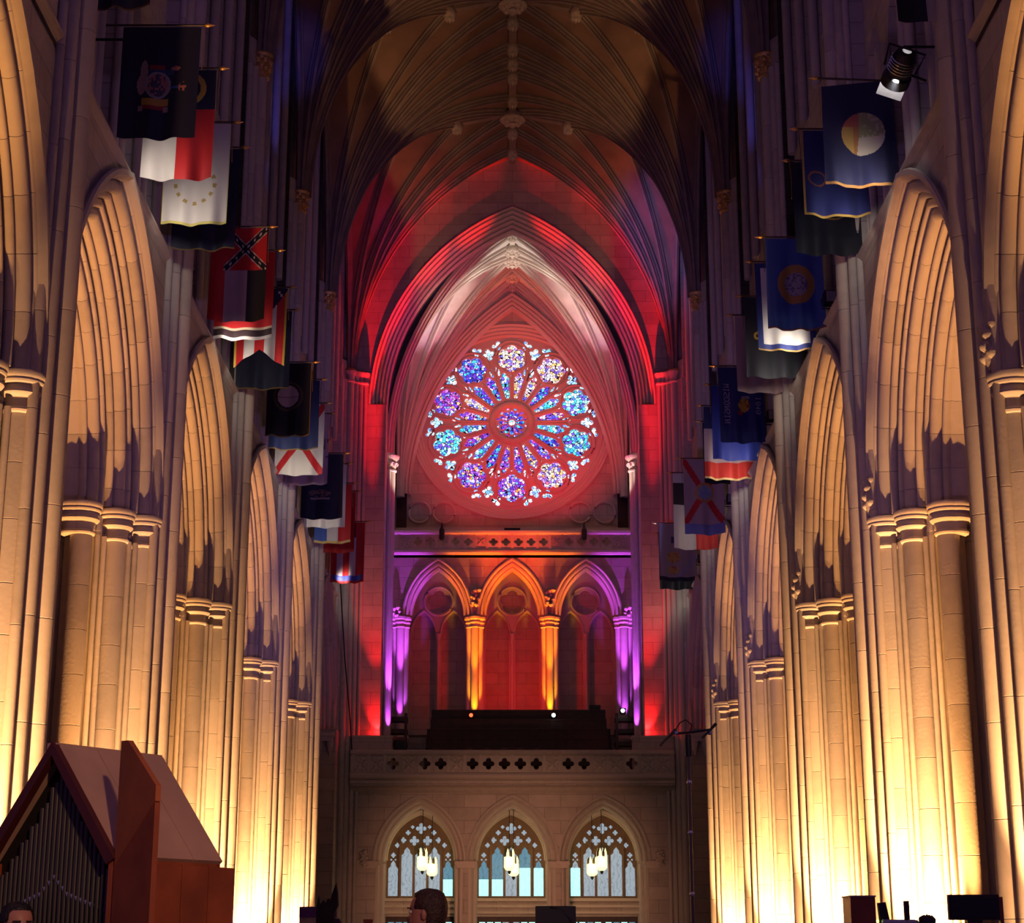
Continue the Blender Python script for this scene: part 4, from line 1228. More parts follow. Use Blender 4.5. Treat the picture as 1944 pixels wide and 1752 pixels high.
def f_navy_eagle(u, v):
    if inell(u, v, 0.45, 0.60, 0.26, 0.055): return (0.20, 0.11, 0.08) if hsh(int(u * 40), int(v * 60)) < 0.6 else NAVY
    if abs(v - 0.68) < 0.02 and 0.22 < u < 0.68: return (0.32, 0.22, 0.2)
    return NAVY
def f_white(u, v): return (0.18, 0.1, 0.1) if (abs(u - 0.82) < 0.03 and 0.35 < v < 0.55) else WHT
def f_tricolor(u, v):
    if v > 0.965: return (0.6, 0.42, 0.12)
    return MIDB if u < 0.33 else (WHT if u < 0.64 else REDF)
def f_red(u, v): return (0.42, 0.008, 0.01)
def f_red_white_stripe(u, v):
    if v > 0.955 or u > 0.95 or u < 0.04: return REDF
    if v > 0.87: return (0.06, 0.07, 0.4)
    if v < 0.25: return NAVY if u < 0.72 else REDF
    return [REDF, (0.5, 0.36, 0.4), REDF, (0.6, 0.5, 0.5), REDF, REDF][min(5, int(u * 5.4))]
def f_navy_white_mid(u, v): return (0.5, 0.42, 0.36) if 0.33 < u < 0.68 else INK
def f_scenic_seal(u, v):
    if inell(u, v, 0.55, 0.49, 0.30, 0.205):
        if v > 0.52 and u > 0.47 + (0.62 - v) * 0.2: return (0.62, 0.55, 0.42)
        if u > 0.50 and v < 0.56: return (0.34, 0.36, 0.16) if hsh(int(u * 30), int(v * 40)) < 0.75 else (0.5, 0.5, 0.3)
        if v < 0.42: return (0.50, 0.14, 0.10)
        return (0.58, 0.36, 0.10) if u < 0.42 else (0.45, 0.2, 0.08)
    if v > 0.972: return (0.50, 0.24, 0.06)
    return (0.018, 0.02, 0.075)
def f_blue_chain(u, v):
    if v > 0.972 or u < 0.03: return (0.42, 0.26, 0.06)
    d = sqrt(((u - 0.22) / 0.14) ** 2 + ((v - 0.56) / 0.085) ** 2)
    if 0.82 < d < 1.05: return (0.22, 0.07, 0.05)
    return (0.015, 0.02, 0.12)
def f_ink_medal(u, v):
    d = sqrt(((u - 0.55) / 0.30) ** 2 + ((v - 0.42) / 0.2) ** 2)
    if 0.93 < d < 1.02 and v > 0.42: return DKY
    return (0.008, 0.009, 0.02)
def f_lightblue_ring(u, v):
    d = sqrt(((u - 0.52) / 0.33) ** 2 + ((v - 0.50) / 0.215) ** 2)
    if d < 0.60: return (0.34, 0.30, 0.38) if hsh(int(u * 34), int(v * 50)) < 0.6 else (0.16, 0.13, 0.22)
    if d < 1: return (0.42, 0.23, 0.06)
    if v > 0.985: return (0.25, 0.08, 0.05)
    return MIDB
def f_white_panel(u, v):
    if v > 0.978: return (0.55, 0.33, 0.1)
    if u < 0.10 or u > 0.90 or v > 0.93 or v < 0.06: return (0.035, 0.05, 0.22)
    return (0.88, 0.82, 0.76)
def f_dark_sunflower(u, v):
    if inell(u, v, 0.22, 0.48, 0.07, 0.05): return YEL if not inell(u, v, 0.22, 0.48, 0.03, 0.02) else INK
    if 0.30 < u < 0.40 and 0.44 < v < 0.53: return DKY
    return (0.022, 0.022, 0.03)
def f_white_redpatch(u, v):
    if u > 0.84 and v > 0.74: return (0.42, 0.03, 0.03)
    return (0.45, 0.32, 0.32)
def f_state_blue(u, v):
    if text_at('WISCONSIN', u, v, 0.11, 0.22, 0.018, 0.0098): return (0.45, 0.42, 0.5)
    if text_at('1848', u, v, 0.80, 0.40, 0.016, 0.0098): return (0.45, 0.42, 0.5)
    if inell(u, v, 0.55, 0.50, 0.13, 0.09): return YEL if hsh(int(u * 36), int(v * 50)) < 0.7 else (0.3, 0.05, 0.03)
    if inell(u, v, 0.46, 0.60, 0.06, 0.03): return (0.3, 0.03, 0.03)
    if inell(u, v, 0.58, 0.40, 0.10, 0.02): return (0.35, 0.3, 0.3)
    return (0.02, 0.03, 0.17)
def f_bright_blue(u, v): return (0.018, 0.03, 0.24)
def f_white_red(u, v):
    if v > 0.975 or (v > 0.78 and (u < 0.01 or u > 0.985)): return (0.75, 0.5, 0.2)
    if v > 0.77: return (0.55, 0.03, 0.02)
    if v < 0.30: return (0.02, 0.025, 0.09)
    return (0.45, 0.32, 0.32)
def f_cross_seal(u, v):
    if v > 0.86: return (0.16, 0.18, 0.40)
    d = sqrt(((u - 0.52) / 0.24) ** 2 + ((v - 0.44) / 0.13) ** 2)
    if d < 0.75: return (0.20, 0.26, 0.36) if hsh(int(u * 20), int(v * 30)) < 0.7 else GRY
    if d < 1: return ORG
    x, y = (u - 0.5) / 0.5, (v - 0.44) / 0.44
    if abs(abs(x) - abs(y)) < 0.17: return REDF
    return (0.40, 0.28, 0.27)
def f_black_white_red(u, v):
    if v < 0.13: return (0.5, 0.4, 0.42)
    if v < 0.42: return (0.025, 0.012, 0.015)
    if u > 0.49 and v > 0.55: return (0.60, 0.03, 0.025)
    return (0.55, 0.47, 0.42)
def f_white_gold(u, v):
    if v > 0.93 or u < 0.03: return (0.02, 0.016, 0.04)
    if inell(u, v, 0.40, 0.58, 0.18, 0.10) or inell(u, v, 0.38, 0.80, 0.14, 0.07): return (0.50, 0.28, 0.06) if hsh(int(u * 24), int(v * 30)) < 0.8 else (0.4, 0.1, 0.06)
    if 0.34 < u < 0.44 and 0.22 < v < 0.34 or 0.38 < u < 0.48 and 0.52 < v < 0.64: return (0.05, 0.04, 0.10)
    if abs((u - 0.7) * 0.8 + (v - 0.8)) < 0.04 and u > 0.5: return (0.3, 0.25, 0.4)
    return (0.36, 0.25, 0.26)
def f_ink(u, v): return INK

def flag(Y, x0, x1, ztop, h, fn, label, seed=0, tail=0.0, side=-1, cloth_shift=0.0, bulge=0.05, tilt=0.0):
    nu, nv = (96, 144) if Y < 28.5 else ((72, 108) if Y < 42 else (48, 72))
    root = empty('flag', (side * 5.9, Y, ztop))
    tag(root, label, 'flag', 'flags hanging along the nave')
    r_ = random.Random(seed * 13 + 5)
    ph = r_.uniform(0, 6.28); k1 = r_.uniform(1.6, 2.6); k2 = r_.uniform(3.2, 4.6); amp = r_.uniform(0.03, 0.06)
    vs = []; fs = []; cols = []
    for j in range(nv + 1):
        v = j / nv
        for i in range(nu + 1):
            u = i / nu
            hh = h * (1 + 0.025 * sin(pi * u)) if not tail else h * (1 - tail * (1 - abs(2 * u - 1)) * 1.0)
            x = x0 + (x1 - x0) * u + 0.015 * v * sin(3 * u + ph) + cloth_shift * v
            fold = amp * v * sin(k1 * 2 * pi * u + ph + 1.5 * v) + 0.35 * amp * v * v * sin(k2 * 2 * pi * u - 2 * v)
            y = -fold - bulge * v * v
            z = -hh * v - 0.012 * v * sin(k1 * 2 * pi * u + ph) + tilt * (u - 0.5) * (1 - v)
            vs.append((x - side * 5.9, y, z))
    for j in range(nv):
        for i in range(nu):
            a = j * (nu + 1) + i
            fs.append((a, a + nu + 1, a + nu + 2, a + 1))
            cols.append(fn((i + 0.5) / nu, (j + 0.5) / nv))
    me = bpy.data.meshes.new('cloth'); me.from_pydata(vs, [], fs); me.materials.append(FLAG)
    at = me.color_attributes.new('print', 'FLOAT_COLOR', 'CORNER')
    buf = []
    for c in cols: buf += [c[0], c[1], c[2], 1.0] * 4
    at.data.foreach_set('color', buf)
    me.polygons.foreach_set('use_smooth', [True] * len(fs)); me.update()
    inst('cloth', me, root)
    xi = (min(abs(x0), abs(x1)))
    tip = side * (xi - 0.10) - side * 5.9
    MB().tube([(side * 0.25, 0, 0.03), (tip, 0, 0.03 + tilt * 0.5)], 0.018, 8).build('pole', POLE, root, smooth=60)
    MB().lathe([(0.004, -0.07), (0.03, -0.04), (0.036, 0), (0.02, 0.04), (0.004, 0.1)], n=8).build('finial', GOLD, root, (tip, 0, 0.03 + tilt * 0.5), smooth=60, rot=(0, -side * pi / 2, 0))
    MB().tube([(tip + side * 0.05, -0.02, 0.02), (tip + side * 0.07, -0.03, -0.35), (tip + side * 0.06, -0.03, -0.7)], 0.006, 5).build('cord', GOLD if seed % 2 else POLE, root)
    return root
ZP = 14.6
FL = [
 # (Y, x_left, x_right, height, print, label)
 (21.30, -6.05, -4.95, 1.85, f_navy, 'dark navy flag whose hem alone shows at the top edge'),
 (23.26, -5.78, -4.63, 1.79, f_navy_arms, 'navy flag with a coat of arms in its middle'),
 (24.58, -5.69, -4.62, 1.83, f_red_white_blue_top, 'flag with white and red lower halves and a navy top'),
 (26.42, -5.75, -4.67, 1.78, f_white_stars, 'white flag with a faint gold ring of stars'),
 (27.37, -5.75, -4.68, 1.83, f_navy, 'plain navy flag behind the white flag with gold stars'),
 (30.78, -5.70, -4.66, 1.85, f_saltire_flag, 'red flag with a starred dark saltire over white and black bars'),
 (31.95, -5.80, -4.66, 1.80, f_red_bands, 'red flag with black and white bands along its hem'),
 (33.94, -5.72, -4.66, 1.72, f_swallow, 'swallow-tailed flag in red and white stripes'),
 (35.27, -5.88, -4.73, 1.74, f_navy, 'plain navy flag behind the swallow-tailed flag'),
 (38.75, -5.72, -4.69, 1.76, f_navy_seal, 'black flag with a pale round seal'),
 (40.05, -5.80, -4.64, 1.71, f_blue, 'blue-hemmed navy flag behind the black flag with a pale seal'),
 (41.95, -5.92, -4.71, 1.82, f_white_saltire, 'white flag with a red saltire on the organ side'),
 (42.85, -5.77, -4.69, 1.83, f_mauve, 'pale mauve flag behind the white flag with a red saltire'),
 (46.58, -5.79, -4.67, 1.82, f_navy_eagle, 'navy flag with a small gold eagle low down'),
 (47.67, -5.77, -4.68, 1.80, f_white, 'white flag mostly hidden behind the navy eagle flag'),
 (49.83, -5.78, -4.72, 1.76, f_tricolor, 'flag with blue, white and red upright bars near the end pier'),
 (50.76, -5.79, -4.68, 1.83, f_red, 'plain deep red flag behind the three-coloured flag'),
 (54.67, -5.79, -4.72, 1.95, f_red_white_stripe, 'red and white striped flag with a blue hem by the tower arch'),
 (20.89, 5.05, 6.22, 1.26, f_navy_white_mid, 'dark flag with a broad white middle bar at the top edge'),
 (25.00, 4.81, 5.92, 1.75, f_scenic_seal, 'navy flag with a large round landscape seal by the stage lamp'),
 (26.66, 4.76, 5.81, 1.54, f_blue_chain, 'dark blue gold-edged flag behind the landscape seal flag'),
 (27.88, 4.80, 5.95, 1.71, f_ink_medal, 'near-black flag hanging lowest behind the landscape seal flag'),
 (31.28, 4.81, 5.88, 1.84, f_lightblue_ring, 'light blue flag with an orange ring and pale seal'),
 (32.54, 4.77, 5.92, 1.82, f_white_panel, 'white flag with a blue border, brightly lit at its hem'),
 (34.45, 4.81, 5.98, 1.75, f_dark_sunflower, 'charcoal flag with a small yellow flower emblem'),
 (35.59, 4.76, 5.95, 1.71, f_white_redpatch, 'pinkish white flag with a red corner patch'),
 (39.04, 4.78, 5.85, 1.82, f_state_blue, 'blue flag with a golden crest and lettering running down it'),
 (40.45, 4.79, 6.00, 1.85, f_bright_blue, 'blue flag glowing bright blue along its hem'),
 (42.16, 4.78, 5.98, 1.88, f_white_red, 'flag with a bright red lower band and gold hem'),
 (43.54, 4.90, 5.86, 1.62, f_ink, 'near-black flag behind the flag with a red lower band'),
 (47.11, 4.73, 5.86, 2.12, f_cross_seal, 'white flag with a red saltire and a round central seal'),
 (48.63, 4.59, 5.81, 2.20, f_black_white_red, 'flag with black top and white and red lower halves'),
 (54.88, 4.69, 5.87, 1.84, f_white_gold, 'pale flag with golden figures by the tower arch'),
 (56.30, 4.80, 5.98, 1.83, f_ink, 'dark flag behind the pale flag with golden figures'),
]
for n, (Y, x0, x1, h, fn, lb) in enumerate(FL):
    sd = -1 if x0 < 0 else 1
    flag(Y, x0, x1, (ZP if n else ZP + 1.03) - 0.03, h, fn, lb, n, 0.22 if fn is f_swallow else 0.0, sd, tilt=(0.12 if fn is f_scenic_seal else 0.0))

# ================================================================== LAMPS ON THE WALLS
def flood_box(x, y, z, label, s):
    root = empty('floodlight', (x, y, z)); tag(root, label, 'floodlight', 'unlit floodlights on the string course')
    MB().box(-0.16, 0.16, -0.12, 0.12, 0.10, 0.34).build('housing', BLACK, root)
    MB().box(-0.13, 0.13, -0.135, -0.12, 0.12, 0.32).build('glass', mat('dull_glass', (0.25, 0.24, 0.25), 0.2), root)
    MB().tube([(-0.2, 0, 0.22), (-0.2, 0, 0.02), (0.2, 0, 0.02), (0.2, 0, 0.22)], 0.014, 6).build('bracket', IRON, root)
    MB().tube([(0, 0, 0.02), (0, 0, -0.22)], 0.02, 6).build('stem', IRON, root)
for s, y, lb in ((-1, 29.6, 'boxy floodlight beside the red saltire flag'), (-1, 37.2, 'boxy floodlight beside the black flag with a pale seal'), (-1, 44.8, 'boxy floodlight beside the navy eagle flag'),
                 (1, 31.0, 'boxy floodlight beside the light blue flag'), (1, 38.6, 'boxy floodlight beside the lettered blue flag'), (1, 46.4, 'boxy floodlight beside the red saltire and seal flag'), (1, 54.0, 'boxy floodlight beside the pale flag with golden figures')):
    flood_box(s * 5.98, y, 13.02, lb, s)
sl = empty('stage_lamp', (5.52, 23.0, 13.62)); tag(sl, 'glaring black stage lamp hanging above the landscape seal flag', 'stage lamp')
R_ = Matrix.Scale(1.35, 4) @ Matrix.Rotation(radians(20), 4, 'Y') @ Matrix.Rotation(radians(62), 4, 'X')
def lampart(mb, nm, m, smooth=40):
    mb.v = [tuple(R_ @ Vector(p)) for p in mb.v]
    return mb.build(nm, m, sl, smooth=smooth)
lampart(MB().lathe([(0.05, 0.34), (0.10, 0.33), (0.13, 0.24), (0.13, 0.05), (0.155, 0.03), (0.155, -0.08), (0.14, -0.08), (0.14, -0.02)], n=18, cap=False), 'housing', BLACK)
lampart(MB().lathe([(0.001, -0.05), (0.09, -0.035), (0.135, -0.01)], n=18, cap=False), 'lens', LENS)
lampart(MB().box(-0.14, 0.14, 0.145, 0.155, -0.36, -0.08), 'barn_door', mat('barn_door_grey', (0.6, 0.62, 0.6), 0.5), None)
lampart(MB().tube([(-0.17, 0, 0.1), (-0.2, 0.1, 0.3), (0.2, 0.1, 0.3), (0.17, 0, 0.1)], 0.014, 6), 'yoke', IRON)
for i in range(5): lampart(MB().lathe([(0.132, 0.10 + i * 0.035), (0.142, 0.105 + i * 0.035), (0.132, 0.11 + i * 0.035)], n=18, cap=False), 'cooling_fin', CHROME)
MB().tube([(0.05, 0.15, 0.2), (0.5, 0.3, 0.1)], 0.02, 6).build('arm', IRON, sl)
spot('stage_lamp_beam', (5.48, 22.85, 13.5), (5.15, 25.0, 13.0), 260, (1.0, 0.95, 1.0), 50, 0.9, 0.08)
# thin iron rods bracing the triforium openings
for n_, (s, y, z, lb) in enumerate(((-1, 22.6, 14.0, 'thin iron rod crossing the triforium beside the coat of arms flag'), (1, 22.8, 14.0, 'thin iron rod crossing the triforium beside the stage lamp'))):
    o = MB().tube([(s * 5.6, y, z), (s * 6.6, y, z)], 0.02, 6).build('iron_rod', IRON); tag(o, lb, 'rod')

# ================================================================== ON THE GALLERY
def pew(y, z, x0, x1, label):
    root = empty('gallery_pew', ((x0 + x1) / 2, y, z)); tag(root, label, 'pew', 'rows of dark pews on the gallery')
    w = (x1 - x0) / 2
    MB().box(-w, w, 0.0, 0.34, 0.30, 0.34).build('seat', DARKW, root)
    MB().box(-w, w, -0.05, -0.02, 0.06, 0.62).build('back', DARKW, root)
    MB().box(-w - 0.02, w + 0.02, -0.08, 0.0, 0.62, 0.68).build('top_rail', DARKW, root)
    n = 13
    for i in range(n + 1):
        x = -w + 2 * w * i / n
        MB().box(x - 0.025, x + 0.025, -0.075, -0.05, 0.06, 0.62).build('stile', DARKW, root)
    for x in (-w, w): MB().box(x - 0.03, x + 0.03, -0.06, 0.36, 0.0, 0.66).build('end_panel', DARKW, root)
PLAB = ['front row dark pew just behind the gallery balustrade', 'second row dark pew on the gallery', 'middle row dark pew on the gallery', 'fourth row dark pew on the gallery', 'back row dark pew at the feet of the amber columns']
for i in range(5):
    yy = 59.9 + i * 0.55; zz = 7.30 + i * 0.39
    pew(yy, zz, -2.82, 3.26, PLAB[i])
    st_ = MB().box(-3.0, 3.45, yy - 0.1, yy + 0.45 if i < 4 else 62.6, 6.95, zz - 0.002)
    o = st_.build('riser_step', DARKW); tag(o, 'dark riser step carrying the %s pew row' % ['front', 'second', 'middle', 'fourth', 'back'][i], 'step', 'risers under the gallery pews')
def slat_bench(x0, x1, y, label):
    root = empty('stacked_benches', ((x0 + x1) / 2, y, 6.95)); tag(root, label, 'bench', 'dark benches at the gallery ends')
    w = (x1 - x0) / 2
    for i in range(5): MB().box(-w, w, -0.3, 0.3, 0.35 + i * 0.42, 0.5 + i * 0.42).build('board', DARKW, root)
    for x in (-w + 0.05, w - 0.05): MB().box(x - 0.05, x + 0.05, -0.32, -0.26, 0, 2.3).build('upright', DARKW, root)
slat_bench(-4.5, -3.62, 61.0, 'dark boarded bench stack at the left gallery end')
slat_bench(3.55, 4.45, 61.0, 'dark boarded bench stack at the right gallery end')
def speaker(x, y, z, label, h=0.8, stand=0.5):
    root = empty('loudspeaker', (x, y, z)); tag(root, label, 'loudspeaker', 'black loudspeakers on the gallery')
    MB().box(-0.2, 0.2, -0.18, 0.18, stand, stand + h).build('cabinet', BLACK, root)
    MB().box(-0.17, 0.17, -0.195, -0.18, stand + 0.04, stand + h - 0.04).build('grille', IRON, root)
    MB().tube([(0, 0, 0), (0, 0, stand)], 0.03, 8).build('pole', IRON, root)
    MB().lathe([(0.25, 0.0), (0.25, 0.03), (0.03, 0.06)], n=12).build('base', IRON, root)
speaker(-3.78, 59.3, 6.95, 'black loudspeaker left of the gallery pews', 0.75, 0.55)
speaker(2.95, 62.9, 8.6, 'small black loudspeaker before the right gallery arch', 0.65, 0.55)
def led_can(x, y, z, m, label):
    root = empty('uplight_can', (x, y, z)); tag(root, label, 'uplight', 'small uplight cans on the gallery')
    MB().lathe([(0.10, 0.0), (0.11, 0.04), (0.11, 0.22), (0.09, 0.22), (0.085, 0.1)], n=14, cap=False).build('can', BLACK, root, smooth=40, rot=(0.2, 0, 0))
    MB().lathe([(0.001, -0.07), (0.05, -0.05), (0.07, 0), (0.05, 0.05), (0.001, 0.07)], (0, -0.13, 0.12), n=12).build('lamp', m, root, smooth=60)
led_can(1.44, 61.53, 9.15, LEDW, 'small uplight with a white lamp under the right amber column')
led_can(-1.44, 61.53, 9.15, LEDR, 'small uplight with a red lamp under the left amber column')
led_can(3.80, 60.6, 9.19, LEDW, 'small uplight with a white lamp by the right violet column')
# hanging cable and small fittings of the rose balustrade
o = MB().tube([(-5.55, 55.5, 14.6), (-5.6, 56.2, 12.8), (-5.5, 57.2, 10.6), (-5.35, 58.0, 8.7), (-5.28, 58.2, 7.7)], 0.022, 6).build('black_cable', BLACK, smooth=60)
tag(o, 'black cable drooping down the end pier to the gallery', 'cable')
for x, lb in ((-2.62, 'dark lantern fitting standing on the left of the rose balustrade'), (2.68, 'dark lantern fitting standing on the right of the rose balustrade')):
    root = empty('rail_lantern', (x, 63.72, 15.95)); tag(root, lb, 'lantern', 'dark fittings of the rose balustrade')
    MB().lathe([(0.05, 0.1), (0.10, 0.16), (0.10, 0.5), (0.05, 0.6), (0.01, 0.8)], n=8).build('body', IRON, root)
    MB().box(-0.03, 0.03, 0, 0.15, 0.3, 0.36).build('bracket', IRON, root)
o = MB().box(-0.3, 0.3, 64.3, 64.5, 16.5, 16.66).build('dark_speaker_bar', BLACK); tag(o, 'small dark bar lying behind the middle of the rose balustrade', 'speaker bar')

# ================================================================== ORGAN
org = empty('chamber_organ', (-2.65, 10.0, 0.0), -0.5984); tag(org, 'wooden chamber organ with gabled roof, grey pipes and open doors', 'organ')
HW, DP, EV, AP = 0.523, 0.835, 1.956, 2.58
BARGE = mat('bargeboard_wood', (0.10, 0.02, 0.018), 0.5, var=0.2, scale=4)
INSHADE = mat('organ_inner_shade', (0.012, 0.008, 0.006), 0.9)
th = 0.025
sl_ = atan2(AP - EV, HW)
nx, nz = sin(sl_) * th, cos(sl_) * th
for j, (b0, b1) in enumerate(((0.02, 0.30), (0.305, 0.60), (0.605, DP))):
    MB().add([(0, b0, AP), (0, b1, AP), (HW, b1, EV), (HW, b0, EV), (nx, b0, AP + nz), (nx, b1, AP + nz), (HW + nx, b1, EV + nz), (HW + nx, b0, EV + nz)],
             [(0, 1, 2, 3), (7, 6, 5, 4), (0, 4, 5, 1), (1, 5, 6, 2), (2, 6, 7, 3), (3, 7, 4, 0)]).build('roof_board', ROOFW, org)
MB().add([(0, 0.02, AP), (0, DP, AP), (-HW, DP, EV), (-HW, 0.02, EV), (-nx, 0.02, AP + nz), (-nx, DP, AP + nz), (-HW - nx, DP, EV + nz), (-HW - nx, 0.02, EV + nz)],
         [(3, 2, 1, 0), (4, 5, 6, 7), (1, 5, 4, 0), (2, 6, 5, 1), (3, 7, 6, 2), (0, 4, 7, 3)]).build('roof_board', ROOFW, org)
MB().box(-0.06, 0.012, 0.0, DP, AP - 0.01, AP + 0.03).build('ridge_cap', ROOFW, org)
for sg in (-1, 1):
    MB().add([(0, -0.02, AP + 0.035), (sg * (HW + 0.03), -0.02, EV), (sg * (HW - 0.03), -0.02, EV - 0.03), (0, -0.02, AP - 0.04), (0, 0.03, AP + 0.035), (sg * (HW + 0.03), 0.03, EV), (sg * (HW - 0.03), 0.03, EV - 0.03), (0, 0.03, AP - 0.04)],
             [(0, 1, 2, 3), (4, 7, 6, 5), (0, 4, 5, 1), (1, 5, 6, 2), (2, 6, 7, 3), (3, 7, 4, 0)]).build('bargeboard', BARGE, org)
    MB().box(min(sg * HW, sg * (HW - 0.03)), max(sg * HW, sg * (HW - 0.03)), 0.0, DP, 0.0, EV).build('side_panel', WOOD, org)
MB().extrude([[(-HW, 0.6), (-HW, EV), (0, AP), (HW, EV), (HW, 0.6)]], 0.105, 0.12, 'XZ').build('inner_shade_sheet', INSHADE, org)  # black sheet behind the pipes stands in for the shade inside the case
MB().extrude([[(-HW, 0.0), (-HW, EV), (0, AP), (HW, EV), (HW, 0.0)]], DP - 0.03, DP, 'XZ').build('rear_panel', WOOD, org)
MB().box(-HW, HW, 0.0, 0.2, 0.0, 1.32).build('lower_case', WOOD, org)
for i in range(-13, 14):
    a = i * 0.0375
    top = AP - 0.10 - abs(a) * 1.17 - (0.03 if i % 2 else 0.0) - min(0.06, abs(i) * 0.012)
    mouth = 1.86 - 0.30 * abs(a) - 0.02 * min(3, abs(i))
    r = 0.017 if abs(i) < 7 else 0.0145
    p = MB().lathe([(0.004, 1.32), (r * 0.9, mouth - 0.03), (r, mouth), (r, top), (r * 0.88, top), (r * 0.85, top - 0.05)], (a, 0.08, 0), 12, False).build('pipe', TIN, org, smooth=50)
    q = MB().add([(-0.009, -r - 0.0015, mouth + 0.022), (0.009, -r - 0.0015, mouth + 0.022), (0.0, -r - 0.0035, mouth - 0.004), (0, -r * 0.5, mouth + 0.01)], [(0, 1, 2), (0, 2, 3), (1, 3, 2), (0, 3, 1)])
    q.build('mouth', TINB if abs(i) < 9 else TIN, p, (a, 0.08, 0))
# open door: lower leaf and upper flap (world points turned into the organ's frame)
Minv = (Matrix.Translation((-2.65, 10.0, 0.0)) @ Matrix.Rotation(-0.5984, 4, 'Z')).inverted()
def board(A, B_, outline, thick, nm, m):
    A = Vector(A + (0,)); B_ = Vector(B_ + (0,)); D = (B_ - A).normalized(); Nn = Vector((-D.y, D.x, 0))
    mb = MB().extrude([outline], 0, thick, 'XZ')
    mb.v = [tuple(Minv @ (A + D * x + Nn * y + Vector((0, 0, z)))) for x, y, z in mb.v]
    return mb.build(nm, m, org)
H_, E_ = (-2.205, 9.69), (-1.93, 9.30)
board(H_, E_, [(0, 0.2), (0, 1.908), (0.49, 2.222), (0.49, 0.2)], 0.03, 'door', WOOD)
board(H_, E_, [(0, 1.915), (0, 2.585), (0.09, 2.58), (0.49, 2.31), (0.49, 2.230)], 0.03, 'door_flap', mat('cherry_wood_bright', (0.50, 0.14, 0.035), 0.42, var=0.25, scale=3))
A_, B2 = Vector((-2.02, 9.86)), Vector((-1.652, 10.33))
for j in range(3):
    p0 = A_.lerp(B2, j / 3 + 0.004); p1 = A_.lerp(B2, (j + 1) / 3 - 0.004)
    board((p0.x, p0.y), (p1.x, p1.y), [(0, 0.2), (0, 1.935), ((p1 - p0).length, 1.93), ((p1 - p0).length, 0.2)], 0.03, 'side_board', WOOD)

